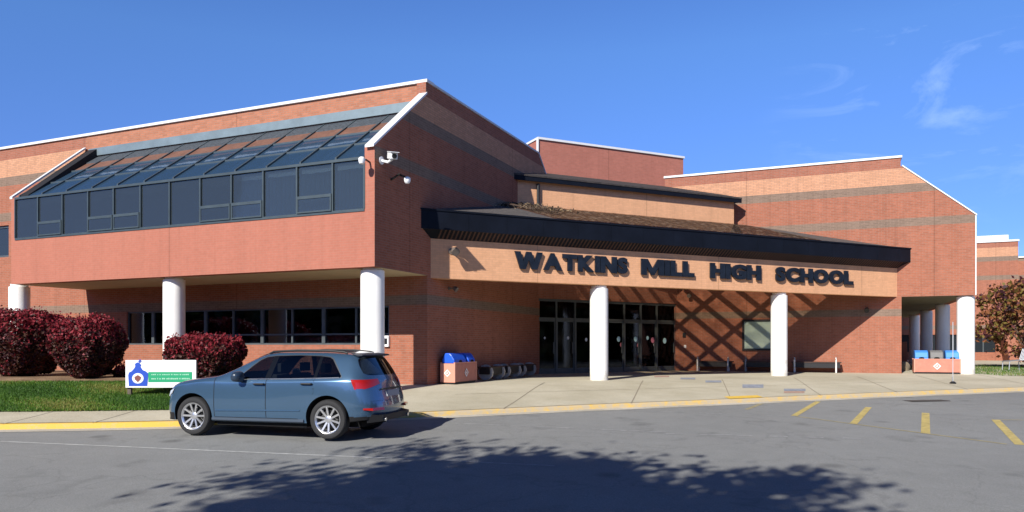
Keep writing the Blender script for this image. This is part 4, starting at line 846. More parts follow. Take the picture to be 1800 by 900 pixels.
# ------------------------------------------------------------------ vegetation
def leaf_mesh(name, P, size, mats, parent, Nrm=None, elong=1.5, weights=None, rng=RNG):
    """P: n x 3 leaf positions (world) -> one mesh of small folded leaves"""
    n = len(P); sz = size * rng.uniform(.6, 1.35, n)
    d = rng.normal(size=(n, 3)); d /= np.linalg.norm(d, axis=1)[:, None]
    if Nrm is not None: d = d * .75 + Nrm; d /= np.linalg.norm(d, axis=1)[:, None]
    t = rng.normal(size=(n, 3)); a = np.cross(d, t); a /= np.linalg.norm(a, axis=1)[:, None]; b = np.cross(d, a)
    hl = (a * (sz * elong / 2)[:, None]); hw = b * (sz / 2)[:, None]
    Vv = np.stack([P - hl, P + hw, P + hl, P - hw], 1).reshape(-1, 3)
    me = bpy.data.meshes.new(name); me.vertices.add(4 * n); me.vertices.foreach_set('co', None or Vv.ravel()); me.loops.add(4 * n); me.loops.foreach_set('vertex_index', np.arange(4 * n)); me.polygons.add(n)
    me.polygons.foreach_set('loop_start', np.arange(n) * 4); me.polygons.foreach_set('loop_total', np.full(n, 4))
    me.update(calc_edges=True)
    for q in mats: me.materials.append(q)
    me.polygons.foreach_set('material_index', rng.choice(len(mats), n, p=weights).astype(np.int32))
    o = bpy.data.objects.new(name, me); col.objects.link(o); o.parent = parent; o.location = -Vector(OFF[parent.name]) if parent else (0, 0, 0)
    return o
def leafmat(name, c, tr=.25):
    m = bpy.data.materials.new(name); m.use_nodes = True; t = m.node_tree; t.nodes.clear(); o = N(t, 'ShaderNodeOutputMaterial')
    d = N(t, 'ShaderNodeBsdfPrincipled'); d.inputs['Base Color'].default_value = (*c, 1); d.inputs['Roughness'].default_value = .55; d.inputs['Specular IOR Level'].default_value = .3
    tl = N(t, 'ShaderNodeBsdfTranslucent'); tl.inputs[0].default_value = (*[min(1, q * 1.3) for q in c], 1); x = N(t, 'ShaderNodeMixShader'); x.inputs[0].default_value = tr
    nl(t, d.outputs[0], x.inputs[1]); nl(t, tl.outputs[0], x.inputs[2]); nl(t, x.outputs[0], o.inputs[0]); return m
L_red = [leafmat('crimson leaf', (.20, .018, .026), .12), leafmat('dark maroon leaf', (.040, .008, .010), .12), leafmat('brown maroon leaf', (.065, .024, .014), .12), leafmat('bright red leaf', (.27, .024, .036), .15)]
M_twig = mat('twig bark', (.10, .065, .045), .9)
def shrub(px, Y, rx, ry, zt, label, sq=2.6, n=15000, red=.5, zb=None, flat=0.0):
    x = (px - 900) / 1320 * Y; zg = lawn_z(x, Y) if zb is None else zb; H = zt - zg; r = empty('shrub', (x, Y, zg), label, 'shrub', 'clipped red shrubs in front of the wing')
    P = []; Nn = []
    rng = np.random.default_rng(int(px) + 5)
    th = rng.uniform(0, 2 * math.pi, n * 2); cz = rng.uniform(-1, 1, n * 2)
    ph = np.arccos(cz); sx = np.sin(ph) * np.cos(th); sy = np.sin(ph) * np.sin(th); szv = np.cos(ph)
    k = (np.abs(sx) ** sq + np.abs(sy) ** sq + np.abs(szv) ** sq) ** (-1 / sq)
    bump = 1 + .05 * np.sin(5 * sx + 3 * szv + px) + .04 * np.sin(9 * sy + 6 * sx) + .04 * np.sin(11 * szv + 7 * sx + 2 * px)
    rad = k * bump * (1 - np.abs(rng.normal(0, .07, n * 2)))
    fl = 1 - .30 * np.clip(-szv, 0, 1) ** 1.0
    P = np.stack([x + sx * rad * rx * fl, Y + sy * rad * ry * fl, zg + H * .53 + szv * rad * H * .49], 1); keep = P[:, 2] > zg + .02; P = P[keep][:int(n * 1.6)]
    Nn = np.stack([sx, sy, szv], 1)[keep][:int(n * 1.6)]
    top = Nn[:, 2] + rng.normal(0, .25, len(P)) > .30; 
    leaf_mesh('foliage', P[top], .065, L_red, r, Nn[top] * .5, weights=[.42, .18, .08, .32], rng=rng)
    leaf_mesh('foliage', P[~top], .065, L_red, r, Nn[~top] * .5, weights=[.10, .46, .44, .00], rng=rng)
    # new shoots standing above the clipped surface
    m2 = rng.uniform(0, 1, len(P)) < .05; P2 = P[m2 & (Nn[:, 2] > .1)]; P2 = np.concatenate([P2 + np.array([0, 0, .03 + .05 * q]) * rng.uniform(.5, 1.3, (len(P2), 1)) for q in range(3)]); leaf_mesh('shoots', P2, .045, L_red, r, weights=[.4, .15, .05, .4], rng=rng)
    w = MB(); rs_ = random.Random(int(px))
    for q in range(46):
        a = rs_.uniform(0, 6.28); u1 = rs_.uniform(.1, .9); zt_ = zg + H * rs_.uniform(.35, .85); e = Vector((x + rx * u1 * .85 * math.cos(a), Y + ry * u1 * .85 * math.sin(a), zt_)); b0 = Vector((x + rx * .25 * u1 * math.cos(a), Y + ry * .25 * u1 * math.sin(a), zg - .05)); w.tube([b0, (b0 + e) / 2 + Vector((0, 0, .1)), e], .018, 5, r2=.006)
    w.build('branches', M_twig, r)
    return r
shrub(34, 22.4, 1.20, 1.12, zat(549, 22.4), 'largest red shrub at the left edge under the white column', n=17000, sq=3.2)
shrub(154, 21.1, .88, .9, zat(561, 21.1), 'rounded crimson shrub left of the white board', n=15000, sq=2.7)
shrub(361, 20.9, .94, .8, zat(594, 20.9), 'flat topped maroon shrub behind the car bonnet and board', n=13000, sq=4.2)
shrub(214, 21.6, .22, .25, zat(645, 21.6), 'tiny red shrub between the rounded shrub and the board', n=900, sq=2)

# dry vine caught on the canopy roof
rv_ = np.random.default_rng(8); vn = 700; vc = rv_.normal(4.6, .75, vn).clip(2.9, 6.6); vnn = 3.7 - np.abs(rv_.normal(0, .45, vn)); ok_ = vnn > 2.2
vp = np.array([C(c_, n_, rz(n_) + .02 + abs(h_)) for c_, n_, h_ in zip(vc[ok_], vnn[ok_], rv_.normal(0, .05, vn)[ok_])])
vr = empty('dry_vine', C(4.6, 3.4, rz(3.4)), 'tangle of dry straw coloured vine on the canopy roof beside the dark wall', 'vine')
leaf_mesh('foliage', vp, .05, [leafmat('straw leaf', (.30, .22, .13)), leafmat('dark dry leaf', (.05, .04, .03))], vr, elong=2.6, weights=[.5, .5], rng=rv_)
w = MB()
for q in range(16):
    a0_, b0_ = random.uniform(3.6, 6.0), random.uniform(2.6, 3.9); w.tube([C(a0_, b0_, rz(b0_) + .02), C(a0_ + random.uniform(-.5, .5), b0_ - .2, rz(b0_) + .10), C(a0_ + random.uniform(-.9, .9), b0_ - .4, rz(b0_ - .4) + .05)], .012, 5)
w.build('stems', M_twig, vr)

# grass blades
def grass(name, xr, n, fy, fz, label, h=.05):
    rng = np.random.default_rng(11); X = rng.uniform(*xr, n); U = rng.uniform(0, 1, n); Yv = np.array([fy(x, q) for x, q in zip(X, U)]); Z = np.array([fz(x, y) for x, y in zip(X, Yv)])
    hh = h * rng.uniform(.5, 1.5, n); wd = .012 * rng.uniform(.7, 1.5, n); an = rng.uniform(0, 6.28, n); ln = rng.normal(0, .35, (n, 2)) * hh[:, None]
    B = np.stack([X, Yv, Z], 1); s = np.stack([np.cos(an) * wd, np.sin(an) * wd, 0 * an], 1); T = B + np.stack([ln[:, 0], ln[:, 1], hh], 1)
    Vv = np.stack([B - s, B + s, T], 1).reshape(-1, 3); me = bpy.data.meshes.new(name); me.vertices.add(3 * n); me.vertices.foreach_set('co', Vv.ravel()); me.loops.add(3 * n); me.loops.foreach_set('vertex_index', np.arange(3 * n)); me.polygons.add(n)
    me.polygons.foreach_set('loop_start', np.arange(n) * 3); me.polygons.foreach_set('loop_total', np.full(n, 3)); me.update(calc_edges=True)
    ms = [leafmat('grass green', (.10, .20, .022), .3), leafmat('grass deep green', (.055, .13, .018), .3), leafmat('grass straw', (.24, .24, .06), .3)]
    for q in ms: me.materials.append(q)
    cl_ = np.sin(X * 1.7) + np.sin(Yv * 2.9 + X) + rng.normal(0, .8, n); me.polygons.foreach_set('material_index', np.where(cl_ > 1.35, 2, np.where(cl_ > -.1, 0, 1)).astype(np.int32))
    o = bpy.data.objects.new(name, me); col.objects.link(o); tag(o, label, 'grass', kind='stuff'); return o
def lz(x, y): return lawn_z(x, y)
grass('grass', (-16.5, -5.2), 110000, lambda x, q: curb_y(x) + 1.40 + q * 3.95, lz, 'green clipped lawn between the walk and the red shrubs')
grass('grass', (18.3, 34), 26000, lambda x, q: 28.2 + q * 14, lambda x, y: .635, 'thin patchy grass strip right of the column', h=.07)

# trees
def tree(base, H, crown, label, mats, wts, n, leaf, name='tree', seed=1, nb_=9, clump=.55, tr=.16, clumps=70, sparse=1.0, group=None):
    rs_ = random.Random(seed); rng = np.random.default_rng(seed); bx, by, bz = base; r = empty(name, base, label, 'tree', group); cx, cy, cz, rx, ry, rzv = crown
    w = MB(); T = Vector((cx, cy, cz)); B0 = Vector(base) - Vector((0, 0, .1)); fk = B0.lerp(T, .45); fk.z = bz + (cz - rzv - bz) * .9 + .3
    w.tube([B0, B0.lerp(fk, .5) + Vector((.05, .03, 0)), fk], tr, 10, r2=tr * .7); w.build('trunk', M_twig, r, smooth=True)
    w = MB(); tips = []
    for q in range(nb_):
        a = q * 2.4 + rs_.uniform(-.3, .3); el_ = rs_.uniform(.2, 1.0); e = Vector((cx + rx * .8 * math.cos(a) * (1.1 - el_ * .6), cy + ry * .8 * math.sin(a) * (1.1 - el_ * .6), cz + rzv * (el_ * 1.3 - .6)))
        m = fk.lerp(e, .5) + Vector((rs_.uniform(-.3, .3), rs_.uniform(-.3, .3), .25)); w.tube([fk, m, e], tr * .55, 6, r2=tr * .10)
        for k in range(5):
            s_ = m.lerp(e, rs_.uniform(0, .8)); f = s_ + Vector((rs_.uniform(-1, 1) * rx * .4, rs_.uniform(-1, 1) * ry * .4, rs_.uniform(-.2, .9) * rzv * .4)); w.tube([s_, s_.lerp(f, .5) + Vector((0, 0, .06)), f], tr * .2, 5, r2=tr * .05); tips.append(f)
    w.build('branches', M_twig, r)
    cs = []
    while len(cs) < clumps:
        p = rng.uniform(-1, 1, 3); l = np.linalg.norm(p)
        if .45 < l < 1.0 or rs_.random() < .15: cs.append((cx + p[0] * rx, cy + p[1] * ry, cz + p[2] * rzv))
    cs = np.array(cs); k = rng.integers(0, len(cs), n); P = cs[k] + rng.normal(0, 1, (n, 3)) * np.array([clump, clump, clump * .6]) * rng.uniform(.5, 1.1, len(cs))[k][:, None]
    leaf_mesh('crown', P, leaf, mats, r, weights=wts, rng=rng); return r
L_g = [leafmat('green leaf', (.05, .11, .02)), leafmat('yellow green leaf', (.13, .15, .03))]
tree((-8.0, -5.2, -.5), 11, (-6.75, -3.45, 8.0, 3.3, 3.3, 1.95), 'large leafy tree behind the viewer that shades the road', L_g, [.7, .3], 30000, .15, seed=4, nb_=14, clump=.55, tr=.26, clumps=130)
L_rt = [leafmat('purple red leaf', (.13, .04, .045)), leafmat('russet leaf', (.24, .095, .04)), leafmat('olive yellow leaf', (.20, .15, .04)), leafmat('dark purple leaf', (.05, .018, .025))]
tree((25.6, 37.0, .6), 5, (25.7, 37, 3.3, 2.55, 2.3, 2.25), 'small reddish purple tree at the right edge in front of the far wing', L_rt, [.16, .44, .30, .10], 7600, .14, seed=9, nb_=10, clump=.38, tr=.12, clumps=75)
# unseen trees added behind the viewer to block low sky light
rngw = np.random.default_rng(5); nw = 26000; ang = rngw.uniform(R(150), R(395), nw); rad = rngw.uniform(42, 56, nw)
hh = 8.5 + 1.8 * np.sin(ang * 9) + 1.5 * np.sin(ang * 23 + 1); zz_ = rngw.uniform(0, 1, nw) ** .7 * hh - .8
Pw = np.stack([rad * np.cos(ang), rad * np.sin(ang) - 4, zz_], 1)
wood = leaf_mesh('sky_block_trees', Pw, 1.5, [leafmat('wood green', (.045, .08, .02)), leafmat('wood autumn', (.14, .09, .03))], None, weights=[.6, .4], rng=rngw)
tag(wood, 'added unseen autumn trees behind the viewer that block low sky', 'woodland', kind='stuff')
# ------------------------------------------------------------------ the car (x forward, y left, z up)
yaw = math.atan2(.70, -2.71)
hv = Vector((math.cos(yaw), math.sin(yaw))); lv = Vector((-hv.y, hv.x))
ctr = (Vector((-3.30, 13.6)) + Vector((-6.01, 14.3))) / 2 - lv * .82
car = empty('parked_car', (ctr.x, ctr.y, road_z(ctr.y) + .004), 'metallic blue estate SUV parked at the kerb facing left', 'car', rz=yaw)
car.rotation_euler = (0, math.atan(.031 * -0.25) * 0, yaw)
def car_paint():
    m = mat('metallic blue paint', (.070, .140, .230), .24, metal=.55, noise=.04, nscale=1, coat=1.0, spec=.5); b = m.node_tree.nodes['Principled BSDF']; b.inputs['Coat Roughness'].default_value = .04; return m
M_paint = car_paint(); M_cglass = glass('dark car glass', (.10, .12, .14), .05, (.8, .9, 1), .25); M_cglf = glass('clear car glass', (.78, .84, .86), .05, (.9, .95, 1), .25)
M_trim = mat('black plastic trim', (.012, .012, .013), .55); M_gap = mat('panel gap', (.002, .002, .003), .9); M_chrome = mat('bright metal', (.75, .76, .78), .22, metal=1); M_alloy = mat('silver alloy', (.72, .72, .72), .28, metal=.85)
M_tyre = mat('tyre rubber', (.022, .022, .023), .75, bump=.3, bscale=50); M_well = mat('wheel well', (.006, .006, .006), .95); M_red = mat('red lamp lens', (.36, .010, .007), .18, coat=.6); M_orl = mat('orange red lamp lens', (.75, .08, .015), .2, coat=.6)
S_ = [
 [(2.16,.78,.27),(2.20,.81,.42),(2.19,.82,.58),(2.15,.81,.74),(2.10,.79,.85),(2.07,.75,.90),(2.05,.70,.92),(2.06,.58,.93),(2.13,.34,.945),(2.16,0,.95)],
 [(1.88,.87,.27),(1.90,.90,.42),(1.90,.92,.58),(1.88,.92,.80),(1.87,.90,.93),(1.85,.86,.98),(1.85,.79,1.00),(1.85,.65,1.015),(1.87,.35,1.03),(1.88,0,1.035)],
 [(1.40,.895,.27),(1.40,.93,.42),(1.40,.945,.60),(1.40,.94,.86),(1.40,.925,1.0),(1.40,.88,1.045),(1.40,.80,1.07),(1.40,.66,1.085),(1.40,.35,1.10),(1.40,0,1.105)],
 [(1.02,.90,.27),(1.02,.93,.42),(1.02,.945,.60),(1.02,.94,.88),(1.02,.925,1.025),(1.02,.885,1.075),(1.02,.81,1.105),(1.02,.68,1.12),(1.04,.36,1.135),(1.05,0,1.14)],
 [(.80,.90,.27),(.80,.93,.42),(.80,.945,.60),(.80,.94,.88),(.80,.925,1.035),(.80,.89,1.09),(.83,.81,1.135),(.84,.70,1.15),(.93,.36,1.165),(.96,0,1.17)],
 [(.55,.90,.27),(.55,.93,.42),(.55,.945,.60),(.55,.94,.88),(.55,.925,1.04),(.58,.89,1.10),(.08,.675,1.475),(.10,.60,1.545),(.17,.34,1.585),(.20,0,1.60)],
 [(.42,.90,.27),(.42,.93,.42),(.42,.945,.60),(.42,.94,.88),(.42,.925,1.045),(.45,.89,1.105),(.00,.675,1.49),(-.02,.60,1.565),(-.02,.34,1.615),(-.02,0,1.63)],
 [(-.10,.90,.27),(-.10,.93,.42),(-.10,.945,.60),(-.10,.94,.89),(-.10,.925,1.055),(-.10,.89,1.115),(-.20,.675,1.515),(-.20,.60,1.595),(-.20,.34,1.635),(-.20,0,1.65)],
 [(-.22,.90,.27),(-.22,.93,.42),(-.22,.945,.60),(-.22,.94,.89),(-.22,.925,1.055),(-.22,.89,1.115),(-.31,.675,1.52),(-.31,.60,1.60),(-.31,.34,1.64),(-.31,0,1.655)],
 [(-1.02,.90,.27),(-1.02,.93,.42),(-1.02,.945,.60),(-1.04,.945,.90),(-1.06,.93,1.075),(-1.08,.89,1.135),(-1.12,.665,1.515),(-1.12,.59,1.60),(-1.12,.34,1.64),(-1.12,0,1.65)],
 [(-1.12,.90,.27),(-1.12,.93,.42),(-1.12,.947,.60),(-1.14,.947,.90),(-1.15,.93,1.08),(-1.17,.89,1.14),(-1.20,.66,1.512),(-1.20,.59,1.597),(-1.20,.34,1.637),(-1.20,0,1.647)],
 [(-1.50,.89,.28),(-1.50,.93,.42),(-1.50,.947,.60),(-1.55,.945,.90),(-1.60,.92,1.09),(-1.63,.88,1.155),(-1.45,.655,1.495),(-1.46,.585,1.583),(-1.46,.34,1.625),(-1.46,0,1.635)],
 [(-1.86,.87,.32),(-1.88,.91,.43),(-1.88,.93,.60),(-1.90,.915,.90),(-1.90,.885,1.08),(-1.88,.855,1.16),(-1.66,.645,1.49),(-1.66,.58,1.57),(-1.66,.34,1.61),(-1.66,0,1.62)],
 [(-2.12,.80,.36),(-2.20,.83,.45),(-2.21,.84,.62),(-2.13,.82,.90),(-2.08,.79,1.06),(-2.02,.755,1.15),(-1.82,.635,1.475),(-1.78,.575,1.55),(-1.80,.34,1.585),(-1.81,0,1.595)],
]
capR = {7: [(-1.80,.34,1.585),(-1.81,0,1.595)], 6: [(-1.88,.34,1.50),(-1.90,0,1.51)], 5: [(-2.11,.42,1.14),(-2.14,0,1.14)], 4: [(-2.17,.42,1.06),(-2.20,0,1.06)], 3: [(-2.23,.42,.90),(-2.26,0,.90)], 2: [(-2.30,.42,.62),(-2.33,0,.62)], 1: [(-2.30,.42,.45),(-2.33,0,.45)], 0: [(-2.22,.42,.36),(-2.25,0,.36)]}
capF = {7: [(2.13,.34,.945),(2.16,0,.95)], 6: [(2.16,.34,.92),(2.19,0,.925)], 5: [(2.19,.38,.89),(2.22,0,.89)], 4: [(2.23,.40,.82),(2.26,0,.82)], 3: [(2.27,.42,.72),(2.30,0,.72)], 2: [(2.28,.42,.58),(2.31,0,.58)], 1: [(2.27,.42,.42),(2.30,0,.42)], 0: [(2.22,.42,.28),(2.25,0,.28)]}
for i_, st in enumerate(S_):
    for j_ in range(10):
        x, y, z = st[j_]
        if j_ == 5 and i_ >= 5 and i_ <= 12: z -= .03
        if j_ == 4 and i_ >= 4: z -= .03
        if j_ >= 7 and i_ >= 5: z -= .035
        if j_ == 6 and i_ >= 5: z += .008
        if x > 1.6: x -= (x - 1.6) * .20
        st[j_] = (x, y, z)
for k_, l_ in capF.items(): capF[k_] = [(1.6 + (x - 1.6) * .80, y, z) for x, y, z in l_]
for k_ in (7,): capR[k_] = [(x, y, z - .035) for x, y, z in capR[k_]]
verts = []; faces = []; fm = []; vid = {}
def vtx(p):
    k = tuple(round(q, 4) for q in p)
    if k not in vid: vid[k] = len(verts); verts.append(k)
    return vid[k]
def quad(ps, m):
    for sgn in (1, -1):
        q = [vtx((x, y * sgn, z)) for x, y, z in ps]
        q2 = []
        for i in q:
            if i not in q2: q2.append(i)
        if len(q2) < 3: continue
        faces.append(tuple(q2 if sgn == 1 else reversed(q2))); fm.append(m)
PAINT, GL, GLF, TRIM, GAPM, WELL, LAMP, DOORF, DOORR, GATE, LOW, PIL, FRM = range(13)
ns = len(S_)
for i in range(ns - 1):
    for j in range(9):
        m = PAINT
        if i == 4 and j in (7, 8): m = GLF
        quad([S_[i][j], S_[i + 1][j], S_[i + 1][j + 1], S_[i][j + 1]], m)
for cap, st in ((capR, S_[-1]), (capF, S_[0])):
    for j in range(7):
        lo = [st[j]] + cap[j]; hi = [st[j + 1]] + cap[j + 1]
        for k in range(2): quad([lo[k], lo[k + 1], hi[k + 1], hi[k]], GL if (cap is capR and j == 5) else PAINT)
for i in range(ns - 1):
    a, b = S_[i][0], S_[i + 1][0]; faces.append((vtx(a), vtx((a[0], -a[1], a[2])), vtx((b[0], -b[1], b[2])), vtx(b))); fm.append(TRIM)
for cap, st in ((capR, S_[-1]), (capF, S_[0])):
    e = [st[0], cap[0][0], cap[0][1], (cap[0][0][0], -cap[0][0][1], cap[0][0][2]), (st[0][0], -st[0][1], st[0][2])]; faces.append(tuple(vtx(p) for p in e)); fm.append(TRIM)
me = bpy.data.meshes.new('tmp'); me.from_pydata(verts, [], faces); me.polygons.foreach_set('material_index', fm)
ROW = {j: {tuple(round(q, 4) for q in (s_[j][0], sg * s_[j][1], s_[j][2])) for s_ in S_ for sg in (1, -1)} for j in (2, 4)}
names = [M_paint, M_cglass, M_cglf, M_trim, M_gap, M_well, M_red, M_paint, M_paint, M_paint, M_trim]
for i in range(13): me.materials.append(names[i] if i in (0,) else bpy.data.materials.new('slot'))
bm = bmesh.new(); bm.from_mesh(me); bmesh.ops.recalc_face_normals(bm, faces=bm.faces)
cr_ = bm.edges.layers.float.new('crease_edge')
for e in bm.edges:
    a, b = e.verts[0].co, e.verts[1].co
    if len(e.link_faces) == 2 and TRIM in [f.material_index for f in e.link_faces] and min(a.z, b.z) < .4: e[cr_] = .8
    ms_ = [f.material_index for f in e.link_faces]
    if len(ms_) == 2 and (ms_[0] in (GL, GLF)) != (ms_[1] in (GL, GLF)): e[cr_] = .5
    for j, cv in ((4, .55), (2, .35)):
        if all(tuple(round(q, 4) for q in v_.co) in ROW[j] for v_ in e.verts): e[cr_] = cv
bm.to_mesh(me); bm.free()
ob = bpy.data.objects.new('tmp_body', me); col.objects.link(ob); sm = ob.modifiers.new('s', 'SUBSURF'); sm.levels = 3; sm.render_levels = 3
# wheel arch cutters
def cyl_obj(x, sgn, r):
    w = MB(); w.tube([(x, sgn * .58, .375), (x, sgn * 1.2, .375)], r, 48)
    m_ = bpy.data.meshes.new('c'); m_.from_pydata(w.v, [], w.f); bmm = bmesh.new(); bmm.from_mesh(m_); bmesh.ops.recalc_face_normals(bmm, faces=bmm.faces); bmm.to_mesh(m_); bmm.free()
    for i in range(13): m_.materials.append(bpy.data.materials.new('slot'))
    m_.polygons.foreach_set('material_index', [WELL] * len(m_.polygons)); o = bpy.data.objects.new('tmp_cut', m_); col.objects.link(o); return o
cuts = []
for x in (1.41, -1.40):
    for s in (1, -1):
        c = cyl_obj(x, s, .425); cuts.append(c); b = ob.modifiers.new('b', 'BOOLEAN'); b.object = c; b.operation = 'DIFFERENCE'; b.solver = 'EXACT'
bpy.context.view_layer.update()
me2 = bpy.data.meshes.new_from_object(ob.evaluated_get(bpy.context.evaluated_depsgraph_get()))
for o in cuts + [ob]: bpy.data.objects.remove(o)
bm = bmesh.new(); bm.from_mesh(me2)
def bis(co, no, cond):
    fs = [f for f in bm.faces if cond(f.calc_center_median())]
    g = list({v for f in fs for v in f.verts}) + list({e for f in fs for e in f.edges}) + fs
    bmesh.ops.bisect_plane(bm, geom=g, plane_co=co, plane_no=no, dist=1e-6)
g_ = .007
side = lambda c: abs(c.y) > .62 and .28 < c.z < 1.58
DX0, DXB, DXR = .93, -.16, -1.13
for x in (DX0, DXB):
    for s in (-g_, g_): bis((x + s, 0, 0), (1, 0, 0), lambda c: side(c) and c.z < 1.16)
for s in (-g_, g_): bis((0, 0, .36 + s), (0, 0, 1), lambda c: abs(c.y) > .62 and -1.3 < c.x < 1.1 and c.z < .6)
for s in (-g_, g_): bis((DXR + s, 0, 0), (1, 0, 0), lambda c: side(c) and .80 < c.z < 1.20)
for s in (-g_, g_): bis((DXR + s, 0, .84), Vector((.84 - .40, 0, (.30))).normalized(), lambda c: side(c) and .30 < c.z < .90 and c.x < -.7 and c.x > -1.3)
# tailgate and lamp outlines
for z, c0 in ((.70, 0), (.915, 0), (1.085, 0)):
    for s in (-g_, g_): bis((0, 0, z + s), (0, 0, 1), lambda c: c.x < -1.75)
for s in (-g_, g_): bis((-1.915, 0, .915), Vector((.9, 0, -.42)).normalized(), lambda c: c.x < -1.6 and .8 < c.z < 1.2)
for sg in (1, -1):
    for s in (-g_, g_):
        bis((0, sg * (.40 + s), 0), (0, 1, 0), lambda c: c.x < -1.95 and .6 < c.z < 1.12); bis((0, sg * (.74 + s), 0), (0, 1, 0), lambda c: c.x < -1.85 and .6 < c.z < 1.55)
        bis((0, sg * (.66 + s), 0), (0, 1, 0), lambda c: c.x < -1.85 and .6 < c.z < 1.2)
for sg in (1, -1):
    bis((0, sg * .80, .915), Vector((0, sg * .20, 1)).normalized(), lambda c: c.x < -1.75 and c.y * sg > .2 and .85 < c.z < 1.1)
def inside(poly, x, z):
    c = False; n_ = len(poly)
    for i in range(n_):
        (x1_, z1_), (x2_, z2_) = poly[i], poly[(i + 1) % n_]
        if (z1_ > z) != (z2_ > z) and x < (x2_ - x1_) * (z - z1_) / (z2_ - z1_) + x1_: c = not c
    return c
def cut_poly(poly, m=.06):
    n_ = len(poly)
    for i in range(n_):
        (x1_, z1_), (x2_, z2_) = poly[i], poly[(i + 1) % n_]
        lo = (min(x1_, x2_) - m, min(z1_, z2_) - m); hi = (max(x1_, x2_) + m, max(z1_, z2_) + m)
        bis((x1_, 0, z1_), Vector((z2_ - z1_, 0, -(x2_ - x1_))).normalized(), lambda c: abs(c.y) > .55 and lo[0] < c.x < hi[0] and lo[1] < c.z < hi[1])
DLO = [(.50, 1.075), (.43, 1.115), (.20, 1.32), (.07, 1.425), (-.04, 1.475), (-.22, 1.500), (-.70, 1.512), (-1.15, 1.500), (-1.33, 1.478), (-1.40, 1.44), (-1.50, 1.32), (-1.645, 1.15), (-1.64, 1.125), (-1.58, 1.117), (-1.10, 1.105), (-.2, 1.085)]
cxd, czd = -.6, 1.29
OUT = [(x + (.016 if x > cxd else -.016), z + (.014 if z > czd else -.010)) for x, z in DLO]
PB = [(-.10, 1.0), (-.22, 1.0), (-.30, 1.56), (-.20, 1.56)]; PC = [(-1.10, 1.0), (-1.165, 1.0), (-1.20, 1.56), (-1.14, 1.56)]
cut_poly(DLO); cut_poly(OUT); cut_poly(PB); cut_poly(PC)
bm.normal_update()
rear_edge = lambda z: DXR if z >= .84 else DXR + (.84 - z) * (.30 / .44)
def cls(f):
    if f.material_index in (GL, GLF, WELL, PIL): return f.material_index
    c = f.calc_center_median(); x, y, z = c; ay = abs(y); m = f.material_index
    if ay > .55 and z > 1.05 and inside(OUT, x, z):
        if not inside(DLO, x, z): return FRM
        if inside(PB, x, z) or inside(PC, x, z): return PIL
        return GLF if x > -.16 - (z - 1.0) * .14 else GL
    if m == TRIM and z < .36: return TRIM
    if x < -1.80 and .915 < z < 1.085 and ay > .40 and ((x + 1.915) * .9 - (z - .915) * .42) < 0 and z > .915 + max(0, .80 - ay) * .20: return LAMP
    if x < -1.8 and ay < .74 and .70 < z < 1.14 and f.normal.x < -.45: return GATE
    if side(c) and z < 1.10 and z > .30:
        re = rear_edge(z)
        if abs(x - DX0) < g_ or abs(x - DXB) < g_: return GAPM if .36 < z else m
        if abs(z - .36) < g_ and re < x < DX0: return GAPM
        if z > .36 and DXB < x < DX0: return DOORF
        if z > .36 and re < x < DXB: return DOORR
        if z > .8 and abs(x - re) < g_: return GAPM
    if x < -1.75 and abs(z - .70) < g_ and ay < .76: return GAPM
    if z < .42 and m == PAINT and (x < -1.7 or x > 1.85): return LOW
    return m
lab = [cls(f) for f in bm.faces]
groups = {}
for f, l in zip(bm.faces, lab):
    c = f.calc_center_median(); key = l
    if l in (LAMP, DOORF, DOORR): key = (l, c.y > 0)
    elif l in (GL, GLF):
        if c.x < -1.8 and abs(c.y) < .66 and l == GL: key = (l, 'rear')
        elif l == GLF and abs(c.y) < .7 and c.x > 0 and f.normal.x > .3: key = (l, 'screen')
        elif l == GLF: key = (l, 'side', c.y > 0)
        else: key = (l, c.x > -1.15, c.y > 0)
    elif l in (PIL, FRM): key = (l, c.y > 0, c.x > -.6 if l == PIL else 0)
    elif l == GAPM: key = (GAPM, round(c.y), c.x < -1.7)
    elif l == WELL: key = (WELL, c.x > 0, c.y > 0)
    groups.setdefault(key, []).append(f)
def sub(fs, name, m, parent=car, label=None, push=0):
    idx = {}; vs2 = []; ff = []; nm = {}
    for f in fs:
        q = []
        for v_ in f.verts:
            if v_.index not in idx: idx[v_.index] = len(vs2); vs2.append(v_.co + v_.normal * push)
            q.append(idx[v_.index])
        ff.append(q)
    me_ = bpy.data.meshes.new(name); me_.from_pydata([tuple(v_) for v_ in vs2], [], ff); me_.materials.append(m); me_.polygons.foreach_set('use_smooth', [True] * len(ff))
    if name in ('body', 'wheel_well'): me_.set_sharp_from_angle(angle=R(30))
    o = bpy.data.objects.new(name, me_); col.objects.link(o); o.parent = parent
    if label: o['label'] = label
    return o
bm.verts.index_update()
body = sub(groups.get(PAINT, []), 'body', M_paint); doors = {}
for key, fs in groups.items():
    l = key[0] if isinstance(key, tuple) else key
    if l == PAINT: continue
    if l in (DOORF, DOORR): doors[(l, key[1])] = sub(fs, 'door', M_paint)
    elif l == GATE: gate = sub(fs, 'tailgate', M_paint)
    elif l == LAMP: sub(fs, 'taillight', M_red, push=.004)
    elif l == GL: sub(fs, 'rear_window' if key[1] == 'rear' else 'side_window', M_cglass)
    elif l == GLF: sub(fs, 'windscreen' if key[1] == 'screen' else 'side_window', M_cglf)
    elif l == TRIM: sub(fs, 'underbody', M_trim)
    elif l == FRM: sub(fs, 'window_trim', mat('satin window trim', (.10, .11, .12), .3, metal=.6))
    elif l == PIL: sub(fs, 'pillar_trim', mat('gloss black pillar', (.006, .007, .009), .12, spec=.5))
    elif l == LOW: sub(fs, 'bumper_skirt', M_trim)
    elif l == GAPM: sub(fs, 'seal', M_gap)
    elif l == WELL: sub(fs, 'wheel_well', M_well)
bm.free()
def cpart(mb, name, m, p=car, **k): return mb.build(name, m, p, local=True, **k)
I = XY
